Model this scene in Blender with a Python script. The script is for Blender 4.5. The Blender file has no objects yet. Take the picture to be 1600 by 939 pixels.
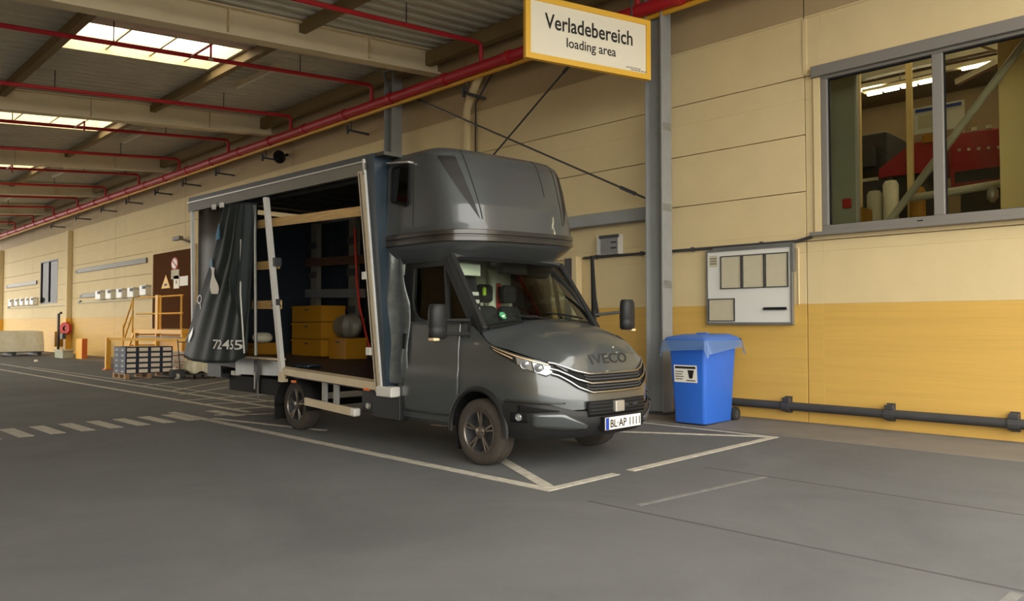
import bpy, math, random
import numpy as np
from mathutils import Vector, Matrix

random.seed(7)
SC = bpy.context.scene
COL = SC.collection

# ------------------------------------------------------------------ camera
cam_d = bpy.data.cameras.new('camera'); cam_o = bpy.data.objects.new('camera', cam_d); COL.objects.link(cam_o)
cam_d.sensor_width = 36.0; cam_d.lens = 1180.0 / 1600.0 * 36.0; cam_d.clip_start = 0.05; cam_d.clip_end = 400
YAW, PITCH = math.radians(45.228), math.radians(1.772)
Fh = Vector((-math.cos(YAW), math.sin(YAW), 0)); Rt = Vector((math.sin(YAW), math.cos(YAW), 0))
fw = Fh * math.cos(PITCH) + Vector((0, 0, math.sin(PITCH))); upv = Rt.cross(fw)
rot = Matrix((Rt, upv, -fw)).transposed()
cam_o.matrix_world = Matrix.Translation((0, 0, 1.47)) @ rot.to_4x4()
SC.camera = cam_o

# ------------------------------------------------------------------ daylight and exposure
wd = bpy.data.worlds.new('World'); SC.world = wd; wd.use_nodes = True
bg = wd.node_tree.nodes['Background']; bg.inputs[0].default_value = (1.0, 0.95, 0.86, 1); bg.inputs[1].default_value = 5.6
SC.view_settings.view_transform = 'Standard'; SC.view_settings.look = 'None'
SC.view_settings.exposure = 0.0; SC.view_settings.gamma = 1.0; SC.view_settings.use_curve_mapping = False

# ------------------------------------------------------------------ materials
def lin(c):
    return tuple((x / 255 / 12.92) if x / 255 <= 0.04045 else ((x / 255 + 0.055) / 1.055) ** 2.4 for x in c)
MATS = {}
def mat(name, rgb, rough=0.6, metal=0.0, var=0.0, vscale=4.0, bump=0.0, bscale=60.0, coat=0.0, emit=None, estr=0.0, spec=0.5, stretch=None):
    m = bpy.data.materials.new(name); m.use_nodes = True; nt = m.node_tree; b = nt.nodes['Principled BSDF']
    c = lin(rgb)
    b.inputs['Base Color'].default_value = (*c, 1); b.inputs['Roughness'].default_value = rough; b.inputs['Metallic'].default_value = metal
    b.inputs['Coat Weight'].default_value = coat; b.inputs['Coat Roughness'].default_value = 0.06; b.inputs['Specular IOR Level'].default_value = spec
    if emit: b.inputs['Emission Color'].default_value = (*lin(emit), 1); b.inputs['Emission Strength'].default_value = estr
    if var or bump:
        tc = nt.nodes.new('ShaderNodeTexCoord'); src = tc.outputs['Object']
        if stretch:
            mp = nt.nodes.new('ShaderNodeMapping'); mp.inputs['Scale'].default_value = stretch; nt.links.new(src, mp.inputs[0]); src = mp.outputs[0]
    if var:
        n = nt.nodes.new('ShaderNodeTexNoise'); n.inputs['Scale'].default_value = vscale; n.inputs['Detail'].default_value = 6; n.inputs['Roughness'].default_value = 0.62
        nt.links.new(src, n.inputs['Vector'])
        r = nt.nodes.new('ShaderNodeValToRGB'); r.color_ramp.elements[0].position = 0.28; r.color_ramp.elements[1].position = 0.72
        r.color_ramp.elements[0].color = (*[x * (1 - var) for x in c], 1); r.color_ramp.elements[1].color = (*[min(1, x * (1 + var)) for x in c], 1)
        nt.links.new(n.outputs['Fac'], r.inputs[0]); nt.links.new(r.outputs[0], b.inputs['Base Color'])
    if bump:
        n2 = nt.nodes.new('ShaderNodeTexNoise'); n2.inputs['Scale'].default_value = bscale; n2.inputs['Detail'].default_value = 3; nt.links.new(src, n2.inputs['Vector'])
        bp = nt.nodes.new('ShaderNodeBump'); bp.inputs['Strength'].default_value = bump; bp.inputs['Distance'].default_value = 0.02
        nt.links.new(n2.outputs['Fac'], bp.inputs['Height']); nt.links.new(bp.outputs[0], b.inputs['Normal'])
    MATS[name] = m; return m
def glass_mat(name, tint, gloss=1.0):
    m = bpy.data.materials.new(name); m.use_nodes = True; nt = m.node_tree; nt.nodes.clear()
    o = nt.nodes.new('ShaderNodeOutputMaterial'); t = nt.nodes.new('ShaderNodeBsdfTransparent'); g = nt.nodes.new('ShaderNodeBsdfGlossy'); f = nt.nodes.new('ShaderNodeFresnel'); x = nt.nodes.new('ShaderNodeMixShader')
    t.inputs[0].default_value = (*tint, 1); g.inputs['Roughness'].default_value = 0.02; g.inputs['Color'].default_value = (gloss, gloss, gloss, 1); f.inputs['IOR'].default_value = 1.5
    nt.links.new(f.outputs[0], x.inputs[0]); nt.links.new(t.outputs[0], x.inputs[1]); nt.links.new(g.outputs[0], x.inputs[2]); nt.links.new(x.outputs[0], o.inputs[0])
    MATS[name] = m; return m
def trans_mat(name, rgb):
    m = bpy.data.materials.new(name); m.use_nodes = True; nt = m.node_tree; nt.nodes.clear()
    o = nt.nodes.new('ShaderNodeOutputMaterial'); t = nt.nodes.new('ShaderNodeBsdfTranslucent'); d = nt.nodes.new('ShaderNodeBsdfTransparent'); x = nt.nodes.new('ShaderNodeMixShader')
    t.inputs[0].default_value = (*lin(rgb), 1); d.inputs[0].default_value = (*lin(rgb), 1); x.inputs[0].default_value = 0.5
    nt.links.new(t.outputs[0], x.inputs[1]); nt.links.new(d.outputs[0], x.inputs[2]); nt.links.new(x.outputs[0], o.inputs[0])
    MATS[name] = m; return m

def asphalt_mat():
    m = mat('asphalt', (100, 102, 104), 0.82, var=0.10, vscale=260, bump=0.35, bscale=220)
    nt = m.node_tree; b = nt.nodes['Principled BSDF']; ramp = [n for n in nt.nodes if n.type == 'VALTORGB'][0]; tc = [n for n in nt.nodes if n.type == 'TEX_COORD'][0]
    n = nt.nodes.new('ShaderNodeTexNoise'); n.inputs['Scale'].default_value = 0.55; n.inputs['Detail'].default_value = 7; n.inputs['Roughness'].default_value = 0.65; n.inputs['Distortion'].default_value = 0.6
    nt.links.new(tc.outputs['Object'], n.inputs['Vector'])
    r = nt.nodes.new('ShaderNodeValToRGB'); r.color_ramp.elements[0].position = 0.32; r.color_ramp.elements[1].position = 0.7
    r.color_ramp.elements[0].color = (0.80, 0.79, 0.78, 1); r.color_ramp.elements[1].color = (1.16, 1.15, 1.13, 1)
    mx = nt.nodes.new('ShaderNodeMix'); mx.data_type = 'RGBA'; mx.blend_type = 'MULTIPLY'; mx.inputs['Factor'].default_value = 1.0
    nt.links.new(n.outputs['Fac'], r.inputs[0]); nt.links.new(ramp.outputs[0], mx.inputs['A']); nt.links.new(r.outputs[0], mx.inputs['B']); nt.links.new(mx.outputs['Result'], b.inputs['Base Color'])
asphalt_mat()
mat('line_paint', (186, 181, 168), 0.75, var=0.3, vscale=9)
mat('old_paint', (120, 120, 118), 0.8, var=0.3, vscale=10)
mat('seam', (78, 77, 76), 0.9)
mat('apron', (118, 112, 103), 0.85, var=0.14, vscale=2.2, bump=0.2, bscale=90)
mat('cream', (214, 194, 148), 0.75, var=0.05, vscale=1.3, bump=0.08, bscale=40)
mat('yellow_wall', (208, 168, 84), 0.6, var=0.09, vscale=1.6, bump=0.1, bscale=12, stretch=(0.15, 1, 5))
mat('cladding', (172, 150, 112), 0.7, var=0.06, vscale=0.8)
mat('joint', (140, 122, 92), 0.9)
mat('deck', (202, 199, 185), 0.6, var=0.1, vscale=0.9)
mat('beam_paint', (222, 208, 174), 0.65, var=0.06, vscale=0.8)
mat('dark_beam', (132, 112, 76), 0.7, var=0.1, vscale=1.0)
mat('red_pipe', (178, 24, 36), 0.45, var=0.06, vscale=2)
mat('gas_yellow', (214, 160, 40), 0.5)
mat('steel_grey', (140, 142, 140), 0.5, var=0.1, vscale=2.5)
mat('galv', (150, 152, 150), 0.42, 0.6, var=0.1, vscale=6)
mat('dark_steel', (62, 62, 64), 0.5, var=0.1, vscale=5)
mat('black', (18, 18, 19), 0.75, spec=0.25)
mat('rubber', (30, 29, 28), 0.85, var=0.15, vscale=30, bump=0.1, bscale=120)
mat('rubber_dusty', (62, 56, 50), 0.9, var=0.2, vscale=22, bump=0.1, bscale=120)
mat('plastic', (33, 34, 35), 0.5, spec=0.35)
mat('paint', (78, 83, 85), 0.30, 0.35, coat=1.0)
mat('paint_pod', (76, 80, 82), 0.36, 0.3, coat=0.6)
mat('pod_dark', (26, 25, 24), 0.55)  # dark tone for painted crease shade on the pod, and for hood lettering
mat('pod_band', (50, 48, 46), 0.3, 0.2, coat=0.5)
mat('chrome', (176, 176, 176), 0.24, 1.0)
mat('alloy', (128, 120, 110), 0.4, 0.8)
mat('alu', (196, 194, 188), 0.38, 0.7, var=0.08, vscale=8)
mat('alu_white', (205, 204, 198), 0.45, 0.1, var=0.06, vscale=8)
mat('alu_tan', (196, 180, 148), 0.5, 0.2, var=0.08, vscale=6)
mat('wood', (192, 158, 98), 0.65, var=0.22, vscale=5, stretch=(0.6, 8, 8))
mat('wood_shaded', (84, 58, 40), 0.7, var=0.25, vscale=5, stretch=(0.6, 8, 8))  # slat wood darkened to stand for the shade inside the box
mat('plywood', (62, 48, 44), 0.55, var=0.2, vscale=3)
mat('tarp', (36, 44, 45), 0.6, var=0.12, vscale=2.5, bump=0.15, bscale=18, spec=0.25)
mat('tarp_olive', (58, 56, 48), 0.5, var=0.1, vscale=2)
mat('tarp_blue', (36, 50, 60), 0.4, var=0.12, vscale=3)
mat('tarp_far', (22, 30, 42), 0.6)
mat('foil', (98, 104, 106), 0.3, 0.35, var=0.25, vscale=9, bump=0.4, bscale=14)
mat('white', (236, 232, 222), 0.55)
mat('sign_white', (240, 234, 212), 0.5)
mat('sign_yellow', (238, 186, 58), 0.5)
mat('ink', (24, 22, 22), 0.6)
mat('bin_blue', (46, 104, 205), 0.42, var=0.04, vscale=6)
mat('lid_blue', (70, 112, 190), 0.5)
mat('bag_film', (120, 150, 185), 0.25)
mat('plate_blue', (20, 60, 160), 0.5)
mat('case_blue', (44, 52, 74), 0.55, var=0.12, vscale=9)
mat('case_label', (250, 238, 220), 0.6)
mat('pallet_wood', (178, 142, 104), 0.8, var=0.2, vscale=7)
mat('crate_yellow', (166, 116, 16), 0.5)
mat('rail_yellow', (236, 176, 46), 0.5)
mat('door_brown', (84, 52, 28), 0.95, var=0.06, vscale=3, spec=0.05)
mat('orange', (222, 110, 40), 0.4)
mat('red', (190, 36, 34), 0.5)
mat('strap_red', (214, 62, 46), 0.6)
mat('lime', (190, 235, 60), 0.6)
mat('green', (60, 150, 96), 0.5)
mat('seat', (34, 36, 40), 0.8)
mat('cab_trim', (30, 31, 33), 0.7)
mat('cab_back', (226, 232, 212), 0.8)
mat('film_white', (238, 232, 206), 0.4, var=0.1, vscale=7)
mat('board_white', (222, 222, 214), 0.35)
mat('paper', (196, 188, 160), 0.7, var=0.05, vscale=9)
mat('win_frame', (132, 128, 122), 0.5, 0.2)
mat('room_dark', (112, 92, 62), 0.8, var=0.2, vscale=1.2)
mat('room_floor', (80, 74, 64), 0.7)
mat('room_cream', (238, 212, 146), 0.7)
mat('machine_red', (150, 30, 30), 0.5)
mat('machine_dark', (44, 42, 40), 0.6)
mat('pipe_cream', (190, 184, 160), 0.5)
mat('sash_green', (168, 172, 150), 0.4)
mat('tube_glow', (255, 250, 235), 0.4, emit=(255, 240, 205), estr=34.0)
mat('lens', (150, 154, 158), 0.08, 0.5, coat=1.0)
mat('drl', (255, 220, 170), 0.2, 0.2, coat=1.0)
mat('ring_white', (214, 214, 208), 0.5)
mat('tape_blue', (50, 120, 160), 0.5)
mat('frame_grey', (108, 104, 92), 0.5)
glass_mat('glass', (0.80, 0.86, 0.80))
glass_mat('glass_dark', (0.16, 0.16, 0.15))
glass_mat('glass_win', (0.86, 0.87, 0.80), 0.25)
film = mat('bag_sheet', (118, 150, 192), 0.3); film.node_tree.nodes['Principled BSDF'].inputs['Alpha'].default_value = 0.5
trans_mat('skylight_pane', (252, 246, 226))

# ------------------------------------------------------------------ mesh helpers (world coordinates)
class MB:
    def __init__(s): s.v = []; s.f = []
    def add(s, vs, fs):
        b = len(s.v); s.v += [tuple(map(float, p)) for p in vs]; s.f += [tuple(b + i for i in f) for f in fs]; return s
    def box(s, x0, x1, y0, y1, z0, z1):
        x0, x1 = min(x0, x1), max(x0, x1); y0, y1 = min(y0, y1), max(y0, y1); z0, z1 = min(z0, z1), max(z0, z1)
        return s.add([(x0, y0, z0), (x1, y0, z0), (x1, y1, z0), (x0, y1, z0), (x0, y0, z1), (x1, y0, z1), (x1, y1, z1), (x0, y1, z1)],
                     [(0, 3, 2, 1), (4, 5, 6, 7), (0, 1, 5, 4), (1, 2, 6, 5), (2, 3, 7, 6), (3, 0, 4, 7)])
    def hexa(s, p):   # eight corners, bottom ring then top ring
        return s.add(p, [(0, 3, 2, 1), (4, 5, 6, 7), (0, 1, 5, 4), (1, 2, 6, 5), (2, 3, 7, 6), (3, 0, 4, 7)])
    def bar(s, p, q, w, h, up=(0, 0, 1)):
        p, q = Vector(p), Vector(q); d = (q - p).normalized(); u = Vector(up)
        if abs(d.dot(u)) > 0.98: u = Vector((0, 1, 0))
        a = d.cross(u).normalized() * (w / 2); b = a.cross(d).normalized() * (h / 2)
        return s.hexa([p - a - b, p + a - b, p + a + b, p - a + b, q - a - b, q + a - b, q + a + b, q - a + b])
    def tube(s, pts, r, n=8, caps=True):
        pts = [Vector(p) for p in pts]; rs = r if isinstance(r, (list, tuple)) else [r] * len(pts); vs = []; fs = []; prev = None
        for i, p in enumerate(pts):
            d = (pts[min(i + 1, len(pts) - 1)] - pts[max(i - 1, 0)]).normalized()
            if prev is None:
                a = d.cross(Vector((0, 0, 1)));  a = a if a.length > 1e-3 else d.cross(Vector((1, 0, 0)))
            else: a = prev - d * prev.dot(d)
            a.normalize(); prev = a; b = d.cross(a)
            for k in range(n):
                t = 2 * math.pi * k / n; vs.append(p + (a * math.cos(t) + b * math.sin(t)) * rs[i])
        for i in range(len(pts) - 1):
            for k in range(n):
                fs.append((i * n + k, i * n + (k + 1) % n, (i + 1) * n + (k + 1) % n, (i + 1) * n + k))
        if caps: fs.append(tuple(range(n - 1, -1, -1))); fs.append(tuple((len(pts) - 1) * n + k for k in range(n)))
        return s.add(vs, fs)
    def lathe(s, prof, c, axis, n=32):    # prof: (radius, offset along axis)
        c = Vector(c); d = Vector(axis).normalized(); a = d.cross(Vector((0, 0, 1)));  a = a if a.length > 1e-3 else Vector((1, 0, 0)); a.normalize(); b = d.cross(a)
        vs = []; fs = []
        for r, t in prof:
            for k in range(n):
                w = 2 * math.pi * k / n; vs.append(c + d * t + (a * math.cos(w) + b * math.sin(w)) * r)
        for i in range(len(prof) - 1):
            for k in range(n): fs.append((i * n + k, i * n + (k + 1) % n, (i + 1) * n + (k + 1) % n, (i + 1) * n + k))
        return s.add(vs, fs)
    def grid(s, fn, nu, nv):
        vs = [fn(i / nu, j / nv) for j in range(nv + 1) for i in range(nu + 1)]
        return s.add(vs, [(j * (nu + 1) + i, j * (nu + 1) + i + 1, (j + 1) * (nu + 1) + i + 1, (j + 1) * (nu + 1) + i) for j in range(nv) for i in range(nu)])
    def prism(s, pts, vec):
        n = len(pts); v = Vector(vec); P = [Vector(p) for p in pts]
        return s.add(P + [p + v for p in P], [tuple(range(n - 1, -1, -1)), tuple(range(n, 2 * n))] + [(i, (i + 1) % n, n + (i + 1) % n, n + i) for i in range(n)])
    def ball(s, c, r, nu=12, nv=8):
        r = r if isinstance(r, (tuple, list)) else (r, r, r)
        return s.grid(lambda a, b: (c[0] + r[0] * math.cos(2 * math.pi * a) * math.sin(math.pi * b), c[1] + r[1] * math.sin(2 * math.pi * a) * math.sin(math.pi * b), c[2] + r[2] * math.cos(math.pi * b)), nu, nv)
WO = {}
def tag(o, label=None, cat=None, group=None, kind=None):
    if label: o['label'] = label
    if cat: o['category'] = cat
    if group: o['group'] = group
    if kind: o['kind'] = kind
    return o
def thing(name, label, cat, loc, group=None, kind=None):
    o = bpy.data.objects.new(name, None); o.empty_display_size = 0.1; COL.objects.link(o); o.location = loc; WO[o] = Vector(loc)
    return tag(o, label, cat, group, kind)
def obj(name, mb, material, parent=None, smooth=False, angle=35, bevel=0.0, solid=0.0, fixn=False, segs=2):
    vs = np.array(mb.v); lo, hi = vs.min(0), vs.max(0); c = Vector(((lo[0] + hi[0]) / 2, (lo[1] + hi[1]) / 2, lo[2]))
    me = bpy.data.meshes.new(name); me.from_pydata([tuple(Vector(p) - c) for p in mb.v], [], mb.f); me.validate(); me.update()
    if fixn:
        import bmesh
        bm = bmesh.new(); bm.from_mesh(me); bmesh.ops.remove_doubles(bm, verts=bm.verts, dist=1e-5); bmesh.ops.recalc_face_normals(bm, faces=bm.faces); bm.to_mesh(me); bm.free()
    me.materials.append(MATS[material])
    if smooth:
        me.polygons.foreach_set('use_smooth', [True] * len(me.polygons)); me.set_sharp_from_angle(angle=math.radians(angle))
    o = bpy.data.objects.new(name, me); COL.objects.link(o); WO[o] = c
    if parent: o.parent = parent; o.location = c - WO[parent]
    else: o.location = c
    if solid:
        sm = o.modifiers.new('solid', 'SOLIDIFY'); sm.thickness = solid; sm.offset = 0
    if bevel:
        b = o.modifiers.new('bevel', 'BEVEL'); b.width = bevel; b.segments = segs; b.limit_method = 'ANGLE'; b.angle_limit = math.radians(40)
    return o
def box(name, material, parent, x0, x1, y0, y1, z0, z1, bevel=0.0, **k):
    return obj(name, MB().box(x0, x1, y0, y1, z0, z1), material, parent, bevel=bevel, **k)
def pipe(name, material, parent, pts, r, n=10, **k):
    return obj(name, MB().tube(pts, r, n), material, parent, smooth=True, **k)
def dup(root, delta, label=None, group=None, parent=None):
    def cp(o, par):
        c = o.copy(); COL.objects.link(c); c.parent = par
        for ch in o.children: cp(ch, c)
        return c
    r = cp(root, parent if parent else root.parent); r.location = root.location + Vector(delta); WO[r] = WO[root] + Vector(delta)
    if label: r['label'] = label
    if group: r['group'] = group
    return r
def text_mesh(s, size=1.0, bold=0.0):
    """flat glyph polygons in (x, y), as vertices and faces, left-bottom at 0"""
    cu = bpy.data.curves.new('t', 'FONT'); cu.body = s; cu.size = size; cu.offset = bold; cu.resolution_u = 3
    o = bpy.data.objects.new('t', cu); COL.objects.link(o); dg = bpy.context.evaluated_depsgraph_get(); dg.update()
    me = bpy.data.meshes.new_from_object(o.evaluated_get(dg)); vs = [tuple(v.co) for v in me.vertices]; fs = [tuple(p.vertices) for p in me.polygons]
    bpy.data.objects.remove(o); bpy.data.curves.remove(cu); bpy.data.meshes.remove(me)
    return np.array(vs), fs
def lettering(name, s, material, parent, O, ax, ay, height, width=None, bold=0.0, lift=0.003):
    """text with its left-bottom at O, running along ax, upright along ay; height is that of a capital"""
    vs, fs = text_mesh(s, 1.0, bold); x0, x1 = vs[:, 0].min(), vs[:, 0].max(); sy = height / 0.7
    sx = (width / (x1 - x0)) if width else sy
    O, ax, ay = Vector(O), Vector(ax).normalized(), Vector(ay).normalized(); nrm = ax.cross(ay)
    m = MB(); m.add([O + ax * ((v[0] - x0) * sx) + ay * (v[1] * sy) + nrm * lift for v in vs], fs)
    return obj(name, m, material, parent)
def cr(P, t):
    """Catmull-Rom through the rows of P, t in 0..1"""
    P = np.asarray(P, float); n = len(P) - 1; x = min(max(t, 0), 1) * n; i = min(int(x), n - 1); f = x - i
    a, b, c, d = P[max(i - 1, 0)], P[i], P[i + 1], P[min(i + 2, n)]
    return 0.5 * ((2 * b) + (c - a) * f + (2 * a - 5 * b + 4 * c - d) * f * f + (3 * b - a - 3 * c + d) * f ** 3)
# ================================================================== floor
YW = 10.9
fl = obj('floor', MB().box(-110, 40, -60, 24, -0.2, 0.0), 'asphalt'); tag(fl, 'dark grey asphalt yard floor with white painted lines', 'floor', kind='structure')
ap = MB()
ap.hexa([(-70, 9.55, -0.02), (6, 9.55, -0.02), (6, YW, -0.02), (-70, YW, -0.02), (-70, 9.58, 0.004), (6, 9.58, 0.004), (6, YW, 0.035), (-70, YW, 0.035)])
obj('concrete_apron', ap, 'apron', fl)
def line(x0, y0, x1, y1, w=0.1, name='painted_line', m='line_paint', h=0.004):
    d = Vector((x1 - x0, y1 - y0, 0)); n = Vector((-d.y, d.x, 0)).normalized() * w / 2; a, b = Vector((x0, y0, 0)), Vector((x1, y1, 0))
    return obj(name, MB().prism([a - n, b - n, b + n, a + n], (0, 0, h)), m, fl)
line(-4.47, 5.02, -12.9, 4.96, 0.12)
line(-4.52, 4.97, -4.52, 6.0, 0.10, h=0.005); line(-4.52, 6.24, -4.52, 9.42, 0.10, h=0.005)
line(-4.6, 9.36, -8.6, 7.0, 0.09, h=0.006); line(-4.5, 9.40, -12.5, 9.36, 0.08, h=0.003)
line(-4.57, 5.08, -6.6, 6.14, 0.12, h=0.006)
line(-11.6, 5.10, -9.2, 5.62, 0.08, h=0.006)
line(-12.2, 6.52, -33, 6.5, 0.09, h=0.005); line(-13.2, 7.0, -30, 6.75, 0.05, h=0.0035)
line(-12.0, 5.88, -45, 5.52, 0.11, h=0.0045)
for a in [(-20.8, 6.8, -22.0, 8.45), (-18.75, 6.48, -19.83, 8.07), (-16.97, 6.47, -19.1, 8.8), (-16.0, 6.3, -17.0, 7.8), (-14.7, 5.9, -14.8, 7.9), (-13.76, 5.84, -13.4, 7.2), (-12.66, 5.84, -12.4, 6.9), (-12.0, 5.3, -11.3, 6.4)]:
    line(*a, 0.07, h=0.0065)
for k in (-2, -1, 0, 1, 2, 3, 4, 5, 6, 8):
    y = 2.56 + 0.372 * k; x = -11.98 - 0.022 * k
    obj('crosswalk_stripe', MB().prism([(x - 0.52, y - 0.10, 0), (x + 0.52, y - 0.08, 0), (x + 0.52, y + 0.10, 0), (x - 0.52, y + 0.08, 0)], (0, 0, 0.004)), 'line_paint', fl)
# slab seams and worn old markings
line(-4.0, 4.93, 9, 5.07, 0.025, 'slab_seam', 'seam', 0.002); line(-4.1, 6.93, 9, 6.93, 0.02, 'slab_seam', 'seam', 0.002)
line(-3.62, 5.1, -3.42, 6.9, 0.05, 'worn_line', 'old_paint', 0.0025); line(-1.02, 4.15, -0.98, 4.9, 0.06, 'worn_line', 'old_paint', 0.0028)

# ================================================================== wall
wall = MB()
def cells(x0, x1, z0, z1, holes):
    """rectangles that cover x0..x1, z0..z1 less the holes"""
    xs = sorted({x0, x1, *[h[0] for h in holes if x0 < h[0] < x1], *[h[1] for h in holes if x0 < h[1] < x1]})
    zs = sorted({z0, z1, *[h[2] for h in holes if z0 < h[2] < z1], *[h[3] for h in holes if z0 < h[3] < z1]})
    for a, b in zip(xs, xs[1:]):
        for c, d in zip(zs, zs[1:]):
            m, n = (a + b) / 2, (c + d) / 2
            if not any(h[0] < m < h[1] and h[2] < n < h[3] for h in holes): yield a, b, c, d
WIN = (-4.48, 1.35, 2.80, 5.12); FAR = (-46.4, -43.2, 2.52, 4.78)
for c in cells(-72, 5, 0, 8.3, [WIN, FAR]): wall.box(c[0], c[1], YW + 0.05, YW + 0.25, c[2], c[3])
wb = obj('wall_back', wall, 'joint'); tag(wb, 'long cream factory wall with yellow painted base and panel joints', 'wall', kind='structure')
BX = [5, -4.72, -12.25, -19.7, -27.3, -34.6, -40.8, -48.0, -55.2, -63, -72]
ZR = [0, 1.76, 2.68, 3.42, 4.26, 5.12, 6.0]
G = 0.006
for i, (xr, xl) in enumerate(zip(BX, BX[1:])):
    zr = [0, 1.76, 2.68, 5.12, 6.0] if i == 0 else ZR
    for j, (z0, z1) in enumerate(zip(zr, zr[1:])):
        m = 'yellow_wall' if j == 0 else 'cream'
        for c in cells(xl + G, xr - G, z0 + (G if j > 1 else 0), z1 - (G if j > 0 else 0), [WIN, FAR]):
            obj('wall_panel', MB().box(c[0], c[1], YW, YW + 0.05, c[2], c[3]), m, wb, bevel=0.004, segs=1)
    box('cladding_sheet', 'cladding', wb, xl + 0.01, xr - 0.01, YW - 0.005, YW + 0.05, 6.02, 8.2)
# flashing under the cladding, pilaster strip, raised strip in the bay edge
for xr, xl in zip(BX, BX[1:]): box('flashing', 'cream', wb, xl + 0.01, xr - 0.01, YW - 0.012, YW - 0.003, 5.985, 6.015)
box('pilaster_strip', 'cream', wb, -4.74, -4.68, YW - 0.012, YW, 5.15, 5.98)
for k, x in enumerate((-40.9, -55.0)):
    t = thing('trim_%d' % (k + 1), ('cream pilaster with yellow foot left of the wall vents', 'cream pilaster with yellow foot beyond the far window')[k], 'pilaster', (x, YW, 0), kind='structure')
    box('pilaster', 'cream', t, x - 0.17, x + 0.17, YW - 0.22, YW - 0.013, 0, 5.98, bevel=0.01); box('pilaster_foot', 'rail_yellow', t, x - 0.19, x + 0.19, YW - 0.25, YW - 0.014, 0, 1.74)

# unseen wall behind the camera's left shoulder, added to shade the truck side
ow = MB(); ow.box(-27.0, 0.8, -6.2, -6.0, 0, 6.6)
ob = obj('wall_light_blocker', ow, 'cladding'); tag(ob, 'added unseen beige wall that shades the side of the truck', 'wall', kind='structure')
for k in range(3):
    x = -4.0 - 9.2 * k; box('wall_panel', 'cream', ob, x - 4.55, x + 4.55, -6.0, -5.97, 1.76, 5.9); box('wall_panel', 'yellow_wall', ob, x - 4.55, x + 4.55, -6.0, -5.97, 0, 1.75)

# ================================================================== window into the factory hall
w1 = thing('window_1', 'wide grey framed factory window showing machinery inside', 'window', (-1.6, YW, 2.8), kind='structure')
fr = MB(); x0, x1, z0, z1 = WIN
fr.box(x0, x1, YW - 0.02, YW + 0.14, z1 - 0.10, z1); fr.box(x0, x1, YW - 0.02, YW + 0.14, z0, z0 + 0.09); fr.box(x0, x0 + 0.09, YW - 0.02, YW + 0.14, z0 + 0.09, z1 - 0.1); fr.box(x1 - 0.09, x1, YW - 0.02, YW + 0.14, z0 + 0.09, z1 - 0.1)
obj('window_frame', fr, 'win_frame', w1, bevel=0.008)
for x in (-2.95, -1.45, 0.0): box('mullion', 'win_frame', w1, x - 0.065, x + 0.065, YW - 0.015, YW + 0.13, z0 + 0.09, z1 - 0.1, bevel=0.008)
for a, b in ((x0 + 0.09, -3.015), (-2.885, -1.515), (-1.385, -0.065), (0.065, x1 - 0.09)):
    box('pane', 'glass_win', w1, a, b, YW + 0.06, YW + 0.066, z0 + 0.09, z1 - 0.1)
    gk = MB(); gk.box(a, b, YW + 0.035, YW + 0.058, z1 - 0.118, z1 - 0.1); gk.box(a, a + 0.018, YW + 0.035, YW + 0.058, z0 + 0.09, z1 - 0.118); gk.box(a, b, YW + 0.035, YW + 0.058, z0 + 0.09, z0 + 0.10)
    obj('gasket', gk, 'black', w1)
    box('vent_slot', 'black', w1, b - 0.2, b - 0.13, YW - 0.024, YW - 0.019, z0 + 0.03, z0 + 0.045)
box('shutter_box', 'win_frame', w1, x0 - 0.12, x1 + 0.1, YW - 0.09, YW - 0.02, z1 - 0.06, z1 + 0.10, bevel=0.01)
box('window_sill', 'win_frame', w1, x0 - 0.14, x1 + 0.1, YW - 0.14, YW + 0.05, z0 - 0.06, z0 - 0.005, bevel=0.008)
box('reveal_strip', 'cream', w1, x0 - 0.10, x0 - 0.005, YW - 0.035, YW - 0.002, z0, z1 - 0.065)

# factory hall behind the glass
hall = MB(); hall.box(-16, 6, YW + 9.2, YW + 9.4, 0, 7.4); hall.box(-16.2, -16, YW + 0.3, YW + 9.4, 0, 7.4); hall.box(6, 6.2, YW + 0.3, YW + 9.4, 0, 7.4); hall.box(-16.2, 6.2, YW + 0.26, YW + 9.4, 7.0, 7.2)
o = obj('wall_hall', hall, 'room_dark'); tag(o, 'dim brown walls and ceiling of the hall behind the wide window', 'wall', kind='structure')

# ================================================================== canopy roof
def rz(y): return 7.6 + 0.09 * (y - YW)
RX0, RX1, RY0 = -60.0, 0.8, -5.9
SKY = [(-16.95 - 7.85 * k, -15.15 - 7.85 * k, 4.15, 7.25) for k in range(6)]
deck = MB(); P = 0.32; prof = [(0, 0), (0.045, 0.10), (0.16, 0.10), (0.205, 0.0)]
def strip(xa, xb, ya, yb):
    xs = []; k = math.floor(xa / P)
    while k * P < xb + P:
        for dx, dz in prof: xs.append((k * P + dx, dz))
        k += 1
    f = lambda x: float(np.interp(x, [p[0] for p in xs], [p[1] for p in xs]))
    pts = [xa] + [p[0] for p in xs if xa < p[0] < xb] + [xb]; n = len(pts); vs = []
    for y in (ya, yb): vs += [(x, y, rz(y) + f(x)) for x in pts]
    for y in (ya, yb): vs += [(x, y, rz(y) + f(x) + 0.03) for x in pts]
    deck.add(vs, [(i, i + 1, n + i + 1, n + i) for i in range(n - 1)] + [(2 * n + i, 3 * n + i, 3 * n + i + 1, 2 * n + i + 1) for i in range(n - 1)])
xe = RX1
for a, b, ya, yb in SKY:
    strip(b, xe, RY0, YW + 0.3); strip(a, b, RY0, ya); strip(a, b, yb, YW + 0.3); xe = a
strip(RX0, xe, RY0, YW + 0.3)
ceil = obj('ceiling', deck, 'deck'); tag(ceil, 'corrugated metal canopy roof sloping down from the wall', 'ceiling', kind='structure')
def hline(x, ya, yb, dz): return (x, ya, rz(ya) + dz), (x, yb, rz(yb) + dz)
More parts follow.
